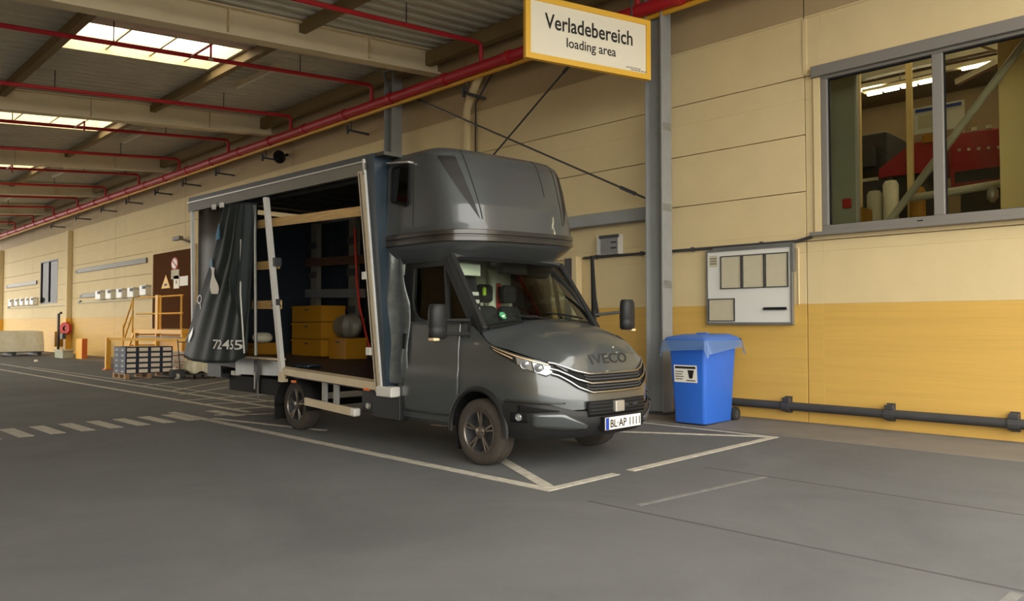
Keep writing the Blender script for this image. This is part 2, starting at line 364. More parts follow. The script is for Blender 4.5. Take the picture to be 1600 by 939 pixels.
for k in range(-1, 8):
    x = -13.05 - 7.7 * k; m = MB()
    for w, h, dz in ((0.30, 0.035, -0.52), (0.30, 0.03, -0.03), (0.05, 0.49, -0.27)):
        p, q = hline(x, RY0 + 0.1, YW - 0.15, dz); m.bar(p, q, w, h)
    if x < RX1 and x > RX0:
        o = obj('roof_beam', m, 'beam_paint', ceil)
        for y in (8.9, 5.9, 2.9, -0.2): box('stiffener', 'beam_paint', o, x - 0.12, x + 0.12, y - 0.012, y + 0.012, rz(y) - 0.50, rz(y) - 0.05)
for y in (4.02, 7.38): obj('purlin', MB().bar((RX0, y, rz(y) - 0.11), (RX1, y, rz(y) - 0.11), 0.14, 0.2), 'dark_beam', ceil)
for y in (0.4, -3.4): obj('purlin', MB().bar((RX0, y, rz(y) - 0.11), (RX1, y, rz(y) - 0.11), 0.12, 0.2), 'dark_beam', ceil)
obj('edge_girder', MB().bar((RX0, YW - 0.42, 7.34), (RX1, YW - 0.42, 7.34), 0.16, 0.3), 'dark_beam', ceil)
for i, (a, b, ya, yb) in enumerate(SKY):
    m = MB(); h = 0.34
    for x in (a, b): m.hexa([(x - 0.03, ya, rz(ya)), (x + 0.03, ya, rz(ya)), (x + 0.03, yb, rz(yb)), (x - 0.03, yb, rz(yb)), (x - 0.03, ya, rz(ya) + h), (x + 0.03, ya, rz(ya) + h), (x + 0.03, yb, rz(yb) + h), (x - 0.03, yb, rz(yb) + h)])
    for y in (ya, yb): m.box(a, b, y - 0.03, y + 0.03, rz(y), rz(y) + h)
    s = obj('skylight', m, 'beam_paint', ceil)
    y0_, y1_ = ya + 0.03, yb - 0.03
    obj('skylight_pane', MB().add([(a + 0.03, y0_, rz(y0_) + h - 0.02), (b - 0.03, y0_, rz(y0_) + h - 0.02), (b - 0.03, y1_, rz(y1_) + h - 0.02), (a + 0.03, y1_, rz(y1_) + h - 0.02)], [(0, 1, 2, 3)]), 'skylight_pane', s)
    for t in (0.3, 0.58, 0.82): y = ya + (yb - ya) * t; obj('glazing_bar', MB().bar((a, y, rz(y) + 0.12), (b, y, rz(y) + 0.12), 0.04, 0.05), 'beam_paint', s)

# strip luminaires under the canopy, unlit
for k in range(5):
    x = -16.3 - 7.85 * k; y = 8.15
    t = thing('strip_luminaire', 'long unlit strip luminaire under the canopy, %s from the camera' % ['nearest', 'second', 'third', 'fourth', 'fifth'][k], 'lamp', (x, y, rz(y) - 0.2), 'strip luminaires under the canopy')
    box('housing', 'beam_paint', t, x - 1.2, x + 0.9, y - 0.06, y + 0.06, rz(y) - 0.18, rz(y) - 0.10); pipe('tube', 'white', t, [(x - 1.15, y, rz(y) - 0.20), (x + 0.85, y, rz(y) - 0.20)], 0.02, 8)
# ================================================================== pipework under the roof
yp = 10.28
sp = thing('sprinkler_pipework', 'red sprinkler main along the wall top with cross branches', 'pipe', (-12, yp, 6.68))
pipe('main_pipe', 'red_pipe', sp, [(RX1 + 0.1, yp, 6.66), (-70, yp, 6.66)], 0.11, 14)
for k in range(34):
    x = -2.6 - 1.92 * k
    obj('coupling', MB().lathe([(0.112, -0.05), (0.132, -0.05), (0.132, 0.05), (0.112, 0.05)], (x, yp, 6.66), (1, 0, 0), 14), 'red_pipe' if k % 2 else 'red', sp, smooth=True)
for k in range(-2, 14):
    x = -11.08 - 3.82 * k; p = [(x, yp, 6.74), (x, yp, 7.06), (x, yp - 0.04, 7.12), (x, yp - 0.12, rz(yp - 0.12) - 0.40)]
    p += [(x, RY0 + 0.5, rz(RY0 + 0.5) - 0.40)]
    br = pipe('branch_pipe', 'red_pipe', sp, p, 0.045, 10)
    for y in (8.4, 4.6, 0.8):
        pipe('hanger_rod', 'dark_steel', br, [(x, y, rz(y) - 0.36), (x, y, rz(y) + 0.02)], 0.012, 6)
    if k % 2 == 1:
        y = 6.0; z = rz(y) - 0.40
        pipe('sprinkler_drop', 'red_pipe', br, [(x, y, z), (x + 0.02, y, z - 0.03), (x + 1.0, y - 0.02, z - 0.05), (x + 1.0, y - 0.02, z - 0.3)], 0.022, 8)
        obj('sprinkler_head', MB().lathe([(0.0, 0.02), (0.03, 0.0), (0.05, -0.03), (0.0, -0.04)], (x + 1.0, y - 0.02, z - 0.3), (0, 0, 1), 10), 'alu', br, smooth=True)
gp = thing('gas_pipe', 'thin yellow gas pipe just below the red sprinkler main', 'pipe', (-12, 10.62, 6.42))
pipe('pipe_run', 'gas_yellow', gp, [(RX1 + 0.1, 10.37, 6.535), (-70, 10.37, 6.535)], 0.045, 10)
for k, x in enumerate((-11.6, -15.9, -20.3, -23.4, -26.0, -28.5, -31.5, -34.5, -38, -42)):
    m = MB(); m.bar((x, 10.885, 6.25), (x, 10.25, 6.25), 0.05, 0.05); m.bar((x, 10.27, 6.15), (x, 10.27, 6.36), 0.05, 0.05); m.bar((x, 10.37, 6.27), (x, 10.37, 6.49), 0.03, 0.03)
    obj('pipe_bracket', m, 'dark_steel', gp)

# ================================================================== steel columns
def column(x, y, label, h=7.36):
    t = thing('steel_column', label, 'column', (x, y, 0), 'steel canopy columns along the wall')
    for s in (-1, 1): box('flange', 'steel_grey', t, x + s * 0.15 - 0.012, x + s * 0.15 + 0.012, y - 0.14, y + 0.14, 0, h)
    box('web', 'steel_grey', t, x - 0.138, x + 0.138, y - 0.008, y + 0.008, 0, h)
    box('base_plate', 'dark_steel', t, x - 0.22, x + 0.22, y - 0.2, y + 0.2, 0, 0.045)
    box('cap_plate', 'steel_grey', t, x - 0.2, x + 0.2, y - 0.18, y + 0.18, h, h + 0.03)
    return t
c1 = column(-6.98, 10.45, 'grey steel column beside the blue bin')
for z in (2.05, 3.3, 4.62): box('splice_plate', 'galv', c1, -6.82, -6.814, 10.34, 10.56, z, z + 0.12)
column(-14.35, 10.5, 'grey steel column rising behind the truck roof')
# tie rods
def rod(label, p, q):
    t = thing('tie_rod', label, 'tie rod', p, 'diagonal tie rods above the truck'); d = (Vector(q) - Vector(p)).normalized()
    pipe('rod', 'dark_steel', t, [p, q], 0.018, 8); pipe('turnbuckle', 'dark_steel', t, [Vector(q) - d * 0.75, Vector(q) - d * 0.4], 0.032, 8)
    for e in (p, q): obj('end_lug', MB().bar(Vector(e) - d * 0.08, Vector(e) + d * 0.08, 0.03, 0.1), 'dark_steel', t)
rod('dark tie rod running down to the column behind the cab', (-14.1, 10.62, 6.85), (-7.2, 10.62, 3.52))
rod('dark tie rod rising towards the hanging sign', (-11.75, 10.7, 4.55), (-8.6, 10.66, 6.6))
# grey channel and conduit on the wall
t = thing('wall_channel', 'grey steel channel on the wall behind the roof pod', 'channel', (-9, 10.7, 3.3)); m = MB(); m.box(-11.8, -7.17, 10.66, 10.885, 3.24, 3.46)
obj('channel_body', m, 'steel_grey', t, bevel=0.01); box('end_clip', 'dark_steel', t, -7.16, -7.05, 10.6, 10.8, 3.2, 3.5)
t = thing('cable_conduit', 'thin dark cable conduit along the wall above the notice board', 'conduit', (-6, 10.86, 2.69))
pipe('conduit_run', 'dark_steel', t, [(-8.9, 10.86, 2.69), (-4.85, 10.86, 2.69), (-4.7, 10.86, 2.72), (-4.62, 10.86, 2.735)], 0.024, 8)
for x in (-8.6, -7.6, -6.6, -5.4): box('clip', 'dark_steel', t, x - 0.02, x + 0.02, 10.83, 10.885, 2.655, 2.725)
# downpipe
t = thing('downpipe', 'cream rainwater downpipe on the wall above the cab', 'pipe', (-12.05, 10.75, 0))
pipe('pipe_run', 'cream', t, [(-12.05, 10.77, 0.1), (-12.05, 10.77, 6.05), (-11.95, 10.74, 6.22), (-11.35, 10.5, 6.62), (-11.25, 10.48, 6.9)], 0.085, 14)
for z in (2.2, 4.2, 5.9): obj('pipe_clamp', MB().lathe([(0.088, -0.03), (0.1, -0.03), (0.1, 0.03), (0.088, 0.03)], (-12.05, 10.77, z), (0, 0, 1), 14), 'cream', t, smooth=True)
pipe('earth_cable', 'dark_steel', t, [(-11.88, 10.865, 0.1), (-11.88, 10.865, 6.2), (-11.2, 10.865, 6.9)], 0.018, 6)
# meter cabinet
t = thing('wall_cabinet', 'small grey meter cabinet on the wall left of the column', 'cabinet', (-8.26, 10.82, 2.72))
box('body', 'alu_white', t, -8.50, -8.02, 10.74, 10.885, 2.71, 3.06, bevel=0.008); box('cover', 'galv', t, -8.40, -8.03, 10.725, 10.74, 2.72, 3.0); box('hood', 'dark_steel', t, -8.42, -8.0, 10.70, 10.74, 3.0, 3.05)
for z in (2.80, 2.90): box('slot', 'dark_steel', t, -8.17, -8.05, 10.72, 10.726, z, z + 0.03)
t = thing('door_post', 'pale upright frame on the wall beside the cab windscreen', 'frame', (-9.0, 10.8, 0)); box('post', 'cream', t, -9.08, -8.96, 10.72, 10.885, 0, 2.72, bevel=0.01); box('post', 'dark_steel', t, -9.32, -9.1, 10.80, 10.885, 0, 2.70)
# base pipe rail on the right
t = thing('guard_pipe', 'dark grey steel pipe rail low along the yellow wall', 'pipe', (-2, 10.78, 0.25))
pipe('pipe_run', 'dark_steel', t, [(-6.6, 10.80, 0.26), (4, 10.80, 0.26)], 0.062, 12)
for x in (-6.35, -5.0, -3.57, -2.15, -0.7, 0.75):
    m = MB(); m.lathe([(0.064, -0.06), (0.085, -0.06), (0.085, 0.06), (0.064, 0.06)], (x, 10.80, 0.26), (1, 0, 0), 12); m.box(x - 0.05, x + 0.05, 10.84, 10.885, 0.16, 0.40); m.box(x - 0.05, x + 0.05, 10.74, 10.86, 0.33, 0.38)
    obj('pipe_bracket', m, 'dark_steel', t)

# ================================================================== notice board
nx0, nx1, nz0, nz1, ny = -6.31, -4.93, 1.49, 2.62, 10.84
t = thing('notice_board', 'white notice board with framed sheets on the wall above the bin', 'board', ((nx0 + nx1) / 2, ny, nz0))
box('panel', 'board_white', t, nx0, nx1, ny, ny + 0.05, nz0, nz1)
m = MB()
for a in ((nx0 - 0.02, nx0 + 0.005, nz0, nz1), (nx1 - 0.005, nx1 + 0.02, nz0, nz1), (nx0 - 0.02, nx1 + 0.02, nz0 - 0.03, nz0 + 0.005), (nx0 - 0.02, nx1 + 0.02, nz1 - 0.005, nz1 + 0.03)): m.box(a[0], a[1], ny - 0.02, ny + 0.055, a[2], a[3])
obj('board_frame', m, 'galv', t)
def sheet(a, b, c, d):
    m = MB(); w = 0.014
    for r in ((a, b, c, c + w), (a, b, d - w, d), (a, a + w, c, d), (b - w, b, c, d)): m.box(r[0], r[1], ny - 0.02, ny, r[2], r[3])
    f = obj('sheet_frame', m, 'dark_steel', t); box('sheet', 'paper', f, a + w, b - w, ny - 0.006, ny - 0.001, c + w, d - w)
for k in range(3): sheet(-6.08 + k * 0.375, -5.72 + k * 0.375, 2.02, 2.54)
sheet(-6.30, -5.84, 1.51, 1.87)
box('note', 'paper', t, -6.28, -6.14, ny - 0.004, ny, 2.38, 2.56)
for z in (2.42, 2.46, 2.50): box('note_line', 'frame_grey', t, -6.27, -6.15, ny - 0.006, ny - 0.004, z, z + 0.018)
pipe('marker', 'ink', t, [(-5.36, ny - 0.02, 1.705), (-5.0, ny - 0.02, 1.705)], 0.017, 10)
box('marker_tray', 'ink', t, -5.37, -4.99, ny - 0.03, ny, 1.68, 1.688)
m = MB(); m.box(nx0 + 0.1, nx1 + 0.03, ny - 0.03, ny + 0.05, nz1 + 0.03, nz1 + 0.055); m.box(nx1 + 0.02, nx1 + 0.05, ny - 0.03, ny + 0.05, 2.25, nz1 + 0.05)
obj('cable_bracket', m, 'galv', t)
pipe('cable', 'cream', t, [(-4.83, 10.868, 1.76), (-4.83, 10.868, 2.60)], 0.014, 6)

# ================================================================== hanging sign
sa, sb = Vector((-7.580, 7.904, 0)), Vector((-6.885, 10.073, 0)); ax = (sb - sa).normalized(); az = Vector((0, 0, 1)); an = ax.cross(az)
SW = (sb - sa).length; S0, SH = 5.37, 0.96
t = thing('hanging_sign', 'white and yellow hanging sign reading Verladebereich loading area', 'sign', (sa + sb) / 2 + az * S0)
def sg(u, w, v): return sa + ax * u + an * w + az * (S0 + v)
def sbox(name, m, u0, u1, v0, v1, w0, w1, par=t):
    return obj(name, MB().hexa([sg(u0, w0, v0), sg(u1, w0, v0), sg(u1, w1, v0), sg(u0, w1, v0), sg(u0, w0, v1), sg(u1, w0, v1), sg(u1, w1, v1), sg(u0, w1, v1)]), m, par)
B = 0.085
sbox('panel', 'sign_white', B, SW - B, B, SH - B, -0.03, 0.018)
m = MB()
for u0, u1, v0, v1 in ((0, SW, 0, B), (0, SW, SH - B, SH), (0, B, B, SH - B), (SW - B, SW, B, SH - B)): m.hexa([sg(u0, -0.04, v0), sg(u1, -0.04, v0), sg(u1, 0.035, v0), sg(u0, 0.035, v0), sg(u0, -0.04, v1), sg(u1, -0.04, v1), sg(u1, 0.035, v1), sg(u0, 0.035, v1)])
obj('sign_frame', m, 'sign_yellow', t)
lettering('lettering', 'Verladebereich', 'ink', t, sg(0.33, 0.02, 0.50), ax, az, 0.225, 1.60, bold=0.014)
lettering('lettering', 'loading area', 'ink', t, sg(0.71, 0.02, 0.27), ax, az, 0.145, 0.90, bold=0.009)
for k in range(2):
    for j in range(9 + 3 * k): sbox('fine_print', 'frame_grey', SW - 0.47 + 0.085 * k + j * 0.032, SW - 0.452 + 0.085 * k + j * 0.032, 0.135 - 0.03 * k, 0.152 - 0.03 * k + 0.006 * (j % 2), 0.018, 0.021)
for u in (0.35, SW - 0.35):
    p = sg(u, 0, SH); pipe('hanger_rod', 'dark_steel', t, [p, (p.x, p.y, rz(p.y) + 0.02)], 0.014, 8)

# ================================================================== blue bin
bx, by = -5.93, 10.02
t = thing('waste_bin', 'blue plastic wheelie bin with a paper label in front of the yellow wall', 'bin', (bx, by, 0))
HB = 1.22
def binp(sx, sy, z):     # tapered body: narrower at the foot
    k = 0.82 + 0.18 * z / HB; return (bx + sx * 0.31 * k, by + 0.03 + (sy * 0.46 - 0.03) * (0.84 + 0.16 * z / HB), z)
body = MB(); rings = []
def ring(z, grow=0.0, r=0.06, n=4):
    out = []
    for cx, cy, a0 in ((1, 1, 0), (-1, 1, 90), (-1, -1, 180), (1, -1, 270)):
        px_, py_, _ = binp(cx, cy, z)
        px_ += cx * grow; py_ += cy * grow
        for k in range(n + 1):
            a = math.radians(a0 + 90 * k / n); out.append((px_ - cx * r + r * math.cos(a), py_ - cy * r + r * math.sin(a), z))
    return out
Rg = [ring(0.03), ring(0.05, 0.004), ring(0.6), ring(1.12), ring(1.13, 0.03), ring(1.20, 0.035), ring(1.21, 0.02), ring(1.21, -0.03), ring(0.98, -0.03)]
n = len(Rg[0]); vs = [p for r in Rg for p in r]; fs = [(i * n + k, i * n + (k + 1) % n, (i + 1) * n + (k + 1) % n, (i + 1) * n + k) for i in range(len(Rg) - 1) for k in range(n)] + [tuple(range(n - 1, -1, -1))]
body.add(vs, fs); obj('body', body, 'bin_blue', t, smooth=True)
lid = MB(); L = [ring(1.215, 0.045), ring(1.245, 0.05), ring(1.275, 0.02), ring(1.31, -0.07), ring(1.32, -0.16)]
L[3] = [(p[0], p[1], p[2] + 0.03 * (p[1] - by)) for p in L[3]]
lid.add([p for r in L for p in r], [(i * n + k, i * n + (k + 1) % n, (i + 1) * n + (k + 1) % n, (i + 1) * n + k) for i in range(len(L) - 1) for k in range(n)] + [tuple(range(n - 1, -1, -1)), tuple((len(L) - 1) * n + k for k in range(n))])
lo = obj('lid', lid, 'lid_blue', t, smooth=True)
obj('lid_handle', MB().box(bx - 0.05, bx + 0.12, by - 0.10, by - 0.02, 1.31, 1.34), 'bin_blue', lo, bevel=0.01)
pipe('rear_grip', 'bin_blue', t, [(bx - 0.26, by + 0.40, 1.20), (bx - 0.26, by + 0.53, 1.23), (bx + 0.26, by + 0.53, 1.23), (bx + 0.26, by + 0.40, 1.20)], 0.018, 8)
pipe('hinge_end', 'black', t, [(bx + 0.28, by + 0.53, 1.23), (bx + 0.33, by + 0.53, 1.23)], 0.026, 8)
# film of the bin bag folded over the rim
def bag(a, b):
    i = a * n; k = int(i) % n; f = i - int(i); p0, p1 = Vector(R0[k]), Vector(R0[(k + 1) % n]); p = p0.lerp(p1, f)
    d = Vector((p.x - bx, p.y - by, 0)).normalized(); w = math.sin(a * 41) * 0.014 + math.sin(a * 17 + 1) * 0.016
    front = max(0, -d.y) * 0.5 + 0.5
    return p + d * (0.02 + 0.05 * b * front + w * b) + Vector((0, 0, 0.02 - b * (0.13 + 0.06 * math.sin(a * 23) + 0.06 * front)))
R0 = ring(1.21, 0.06)
obj('bag_rim', MB().grid(bag, 96, 6), 'bag_sheet', t, smooth=True, angle=80)
fy = binp(0, -1, 0.75)[1] - 0.002
lb = MB(); pa, pb = binp(0, -1, 0.62), binp(0, -1, 0.90)
def lab(name, m, x0, x1, z0, z1, off, par):
    g = lambda z: binp(0, -1, z)[1] - off
    return obj(name, MB().hexa([(x0, g(z0), z0), (x1, g(z0), z0), (x1, g(z0) + 0.004, z0), (x0, g(z0) + 0.004, z0), (x0, g(z1), z1), (x1, g(z1), z1), (x1, g(z1) + 0.004, z1), (x0, g(z1) + 0.004, z1)]), m, par)
lbl = lab('label_sheet', 'white', bx - 0.22, bx + 0.16, 0.62, 0.87, 0.006, t)
lab('label_header', 'ink', bx - 0.20, bx + 0.14, 0.82, 0.852, 0.009, lbl)
for k in range(4): lab('label_text', 'frame_grey', bx - 0.20, bx - 0.08 + 0.02 * (k % 2), 0.66 + 0.036 * k, 0.674 + 0.036 * k, 0.009, lbl)
lab('label_text', 'frame_grey', bx - 0.02, bx + 0.13, 0.64, 0.658, 0.009, lbl)
g_ = lambda z: binp(0, -1, z)[1] - 0.011
obj('label_pictogram', MB().prism([(bx + 0.035, g_(0.69), 0.68), (bx + 0.085, g_(0.69), 0.68), (bx + 0.115, g_(0.80), 0.80), (bx + 0.01, g_(0.80), 0.80)], (0, 0.004, 0)), 'ink', lbl)
for s in (-1, 1):
    w = obj('wheel', MB().lathe([(0.0, -0.03), (0.07, -0.03), (0.10, -0.03), (0.112, -0.015), (0.112, 0.015), (0.10, 0.03), (0.0, 0.03)], (bx + s * 0.27, by + 0.46, 0.114), (1, 0, 0), 24), 'rubber', t, smooth=True)
    obj('wheel_hub', MB().lathe([(0.0, -0.034), (0.06, -0.034), (0.06, 0.034), (0.0, 0.034)], (bx + s * 0.27, by + 0.46, 0.114), (1, 0, 0), 16), 'dark_steel', w)
pipe('axle', 'dark_steel', t, [(bx - 0.26, by + 0.46, 0.114), (bx + 0.26, by + 0.46, 0.114)], 0.014, 8)
# ================================================================== the truck
FA, YC = -5.80, 6.34
T = thing('curtain_truck', 'dark grey curtain side truck with open side parked in the loading bay', 'truck', (-8.6, YC, 0))
def W3(u, w, z, s=-1): return (FA + u, YC + s * w, z)
def Nz(z): return float(np.interp(z, [0.30, 0.36, 0.46, 0.60, 0.75, 0.90, 1.0, 1.12, 1.3, 1.6], [0.92, 0.98, 1.04, 1.06, 1.05, 1.03, 0.99, 0.92, 0.72, 0.30]))
def Bz(z): return float(np.interp(z, [0.30, 0.40, 0.55, 0.75, 0.92, 0.98, 1.20, 1.40, 1.60], [0.93, 0.965, 0.99, 1.0, 1.0, 0.99, 0.985, 0.965, 0.95]))
UC, NP = 0.22, 2.7
def plan(q, z):
    """q 0 nose centre .. 0.5 corner end .. 1 door rear; gives u, half width"""
    if q <= 0.5:
        th = math.pi * q; N = max(Nz(z), UC + 0.05); c, s = max(math.cos(th), 0), max(math.sin(th), 0)
        return UC + (N - UC) * c ** (2 / NP), Bz(z) * s ** (2 / NP)
    return UC + (q - 0.5) / 0.5 * (-1.37 - UC), Bz(z)
def q_of_u(u): return 0.5 + 0.5 * (u - UC) / (-1.37 - UC)
def q_of_w(w, z):
    lo, hi = 0.0, 0.5
    for _ in range(40):
        m = (lo + hi) / 2
        if plan(m, z)[1] < w: lo = m
        else: hi = m
    return (lo + hi) / 2
def skin(q, z, off=0.0, s=-1):
    u, w = plan(q, z)
    e = 1e-3; u1, w1 = plan(min(q + e, 1), z); u0, w0 = plan(max(q - e, 0), z); du, dw = u1 - u0, w1 - w0; L = math.hypot(du, dw) or 1
    nu, nw = dw / L, -du / L
    return W3(u + nu * off, w + nw * off, z, s)
HE = [(-0.04, 0.93, 1.40, 0.22, 1.525), (0.15, 0.955, 1.265, 0.44, 1.475), (0.42, 0.945, 1.205, 0.66, 1.40), (0.66, 0.87, 1.135, 0.82, 1.30), (0.82, 0.755, 1.075, 0.925, 1.17), (0.905, 0.64, 1.0, 0.985, 0.985)]
TOPU = [(-1.4, 1.50), (-0.35, 1.50), (-0.1, 1.44), (-0.04, 1.40), (0.15, 1.265), (0.42, 1.205), (0.66, 1.135), (0.82, 1.075), (0.905, 1.0), (0.985, 0.985), (1.2, 0.98)]
def ztop(u): return float(np.interp(u, [p[0] for p in TOPU], [p[1] for p in TOPU]))
AR = 0.425
def zbot(u):
    if abs(u) < AR: return 0.37 + math.sqrt(AR * AR - u * u)
    return 0.40 if u < 0 else 0.62
# --- body side and front skin
for s, nm in ((-1, 'fender_side'), (1, 'fender_side')):
    qs = [i / 36 * 0.5 for i in range(37)] + [q_of_u(u) for u in [UC - 0.01 * i for i in range(1, 66)]] + [q_of_u(-0.43 - (1.37 - 0.43) * i / 12) for i in range(1, 13)]
    m = MB(); NR = 12; vs = []
    for q in qs:
        u0 = plan(q, 0.8)[0]; zt = ztop(plan(q, 1.05)[0]); zb = zbot(u0)
        for j in range(NR + 1):
            z = zb + (zt - zb) * j / NR; vs.append(skin(q, z, 0, s))
    k = NR + 1
    m.add(vs, [(i * k + j, i * k + j + 1, (i + 1) * k + j + 1, (i + 1) * k + j) if s < 0 else (i * k + j, (i + 1) * k + j, (i + 1) * k + j + 1, i * k + j + 1) for i in range(len(qs) - 1) for j in range(NR)])
    obj('body_side', m, 'paint', T, smooth=True, angle=50)
    # arch lip, inner liner
    pts = [W3(AR * math.cos(a), Bz(0.7) + 0.006, 0.37 + AR * math.sin(a), s) for a in [math.radians(-6 + 192 * i / 24) for i in range(25)]]
    pipe('arch_trim', 'plastic', T, pts, 0.028, 8)
    ln = MB(); ln.grid(lambda a, b: W3((AR - 0.01) * math.cos(math.pi * a), 0.99 - 0.42 * b, 0.37 + (AR - 0.01) * math.sin(math.pi * a), s), 20, 2)
    obj('wheel_liner', ln, 'black', T)
# inside blocks so that nothing shows through
box('engine_bay', 'black', T, FA - 0.42, FA + 0.80, YC - 0.55, YC + 0.55, 0.32, 0.95)
# --- hood
def hood(a, b):
    e = cr(HE, b); t = abs(2 * a - 1); sgn = 1 if a > 0.5 else -1
    crease = 0.016 * math.exp(-((t - 0.70) / 0.07) ** 2) * math.sin(math.pi * min(1, b * 1.1))
    return (FA + e[3] + (e[0] - e[3]) * t ** 2.2, YC + sgn * t * e[1], e[4] + (e[2] - e[4]) * t ** 2.7 + crease)
ho = obj('hood', MB().grid(hood, 48, 36), 'paint', T, smooth=True, angle=60)
# hood lettering, laid on the hood front
vs, fs = text_mesh('IVECO', 1.0, 0.012); x0, x1 = vs[:, 0].min(), vs[:, 0].max(); m = MB(); lv = []
for x, y, _ in vs:
    a = 0.5 - 0.215 + 0.43 * (x - x0) / (x1 - x0); b = 0.905 - 0.095 * (y / 0.7)
    p = Vector(hood(a, b)); pa = Vector(hood(a + 0.005, b)); pb = Vector(hood(a, b + 0.005)); nn = (pb - p).cross(pa - p).normalized()
    lv.append(p + (nn if nn.x > 0 else -nn) * 0.005)
m.add(lv, fs); obj('lettering', m, 'pod_dark', ho)
# --- bumper
def bz_top(q): return float(np.interp(q, [0, 0.16, 0.24, 0.30, 0.42, 0.5, 0.7], [0.60, 0.61, 0.66, 0.70, 0.715, 0.72, 0.72]))
qe = q_of_u(AR * 0.90)
for s in (-1, 1):
    def bump(a, b, s=s):
        q = a * 0.46; z = 0.33 + (bz_top(q) - 0.33) * b
        return skin(q, z, 0.012 + 0.028 * math.sin(math.pi * min(1, b * 1.0)) ** 0.6, s)
    m = MB().grid(bump, 40, 10); o = obj('bumper_half', m, 'plastic', T, smooth=True, angle=45)
    # body coloured lower corner blade and dark pockets
    def patch(name, mtl, q0, q1, zf0, zf1, off, par=o, nu=12, nv=4, s=s):
        return obj(name, MB().grid(lambda a, b: skin(q0 + (q1 - q0) * a, zf0(a) + (zf1(a) - zf0(a)) * b, off, s), nu, nv), mtl, par, smooth=True, angle=60, solid=0.01)
    patch('air_pocket', 'black', 0.235, 0.40, lambda a: 0.615 - 0.02 * a, lambda a: 0.622 + 0.05 * a, 0.042)
    patch('fog_pocket', 'black', 0.36, 0.43, lambda a: 0.50, lambda a: 0.61 - 0.03 * abs(a - 0.5), 0.043)
    patch('corner_blade', 'paint', 0.12, 0.345, lambda a: 0.43 + 0.05 * max(0, a - 0.35), lambda a: 0.47 + 0.125 * min(1, a * 2.2), 0.043)
    patch('upper_ledge', 'pod_band', 0.21, 0.46, lambda a: 0.685 + 0.02 * a, lambda a: 0.70 + 0.022 * a, 0.040)
    c = Vector(skin(0.395, 0.553, 0.05, s)); ax_ = (c - Vector((FA + 0.2, YC + s * 0.3, 0.553))).normalized()
    obj('fog_lamp', MB().lathe([(0.0, 0.012), (0.02, 0.010), (0.03, 0.0), (0.036, 0.008), (0.04, -0.03)], c, ax_, 20), 'lens', o, smooth=True)
# center intake, lower lip
def fpatch(name, mtl, w0, w1, z0, z1, off, par=T, nu=24, nv=3, solid=0.008):
    def f(a, b):
        w = w0 + (w1 - w0) * a; z = z0 + (z1 - z0) * b; return skin(q_of_w(abs(w), z), z, off, 1 if w > 0 else -1)
    return obj(name, MB().grid(f, nu, nv), mtl, par, smooth=True, angle=60, solid=solid)
it = fpatch('lower_intake', 'black', -0.47, 0.47, 0.545, 0.70, 0.030)
for z in (0.575, 0.61, 0.645, 0.68): fpatch('intake_slat', 'plastic', -0.45, 0.45, z - 0.006, z + 0.006, 0.036, it)
box('radar_sensor', 'alu', T, FA + 1.06, FA + 1.13, YC - 0.13, YC + 0.02, 0.575, 0.69, bevel=0.012)
for y in (0.10, 0.26): obj('tow_cover', MB().ball((FA + 1.085, YC + y, 0.63), (0.02, 0.05, 0.03)), 'plastic', T, smooth=True)
# number plate
px0 = FA + 1.115
np_ = box('number_plate', 'white', T, px0, px0 + 0.012, YC - 0.30, YC + 0.30, 0.405, 0.53, bevel=0.004)
box('plate_band', 'plate_blue', np_, px0 + 0.008, px0 + 0.0135, YC - 0.297, YC - 0.245, 0.408, 0.527)
lettering('plate_characters', 'BL·AP 1111', 'ink', np_, (px0 + 0.0125, YC - 0.225, 0.428), (0, 1, 0), (0, 0, 1), 0.078, 0.505, bold=0.02, lift=0.002)
box('plate_holder', 'black', T, px0 - 0.06, px0 - 0.001, YC - 0.31, YC + 0.31, 0.395, 0.535)
# --- grille: dark field and three chrome bars that sweep up to the headlights
def gz(w, zc, lift):
    a = abs(w); return zc + lift * float(np.interp(a, [0, 0.40, 0.55, 0.72, 0.80], [0, 0.004, 0.28, 0.86, 1.0]))
def gf(a, b):
    w = -0.76 + 1.52 * a; z = gz(w, 0.775, 0.21) + (gz(w, 0.968, 0.125) - gz(w, 0.775, 0.21)) * b
    return skin(q_of_w(abs(w), z), z, 0.008, 1 if w > 0 else -1)
gr = obj('grille', MB().grid(gf, 60, 6), 'black', T, smooth=True, angle=60)
for zc, lift in ((0.968, 0.125), (0.875, 0.16), (0.785, 0.205)):
    pts = []
    for i in range(61):
        w = -0.77 + 1.54 * i / 60; z = gz(w, zc, lift); pts.append(skin(q_of_w(abs(w), z), z, 0.022, 1 if w > 0 else -1))
    pipe('chrome_bar', 'chrome', gr, pts, 0.0125, 8)
for zc, lift in ((0.94, 0.13), (0.91, 0.14), (0.845, 0.17), (0.815, 0.18)):
    pts = []
    for i in range(41):
        w = -0.46 + 0.92 * i / 40; z = gz(w, zc, lift); pts.append(skin(q_of_w(abs(w), z), z, 0.014, 1 if w > 0 else -1))
    pipe('grille_slat', 'dark_steel', gr, pts, 0.008, 6)
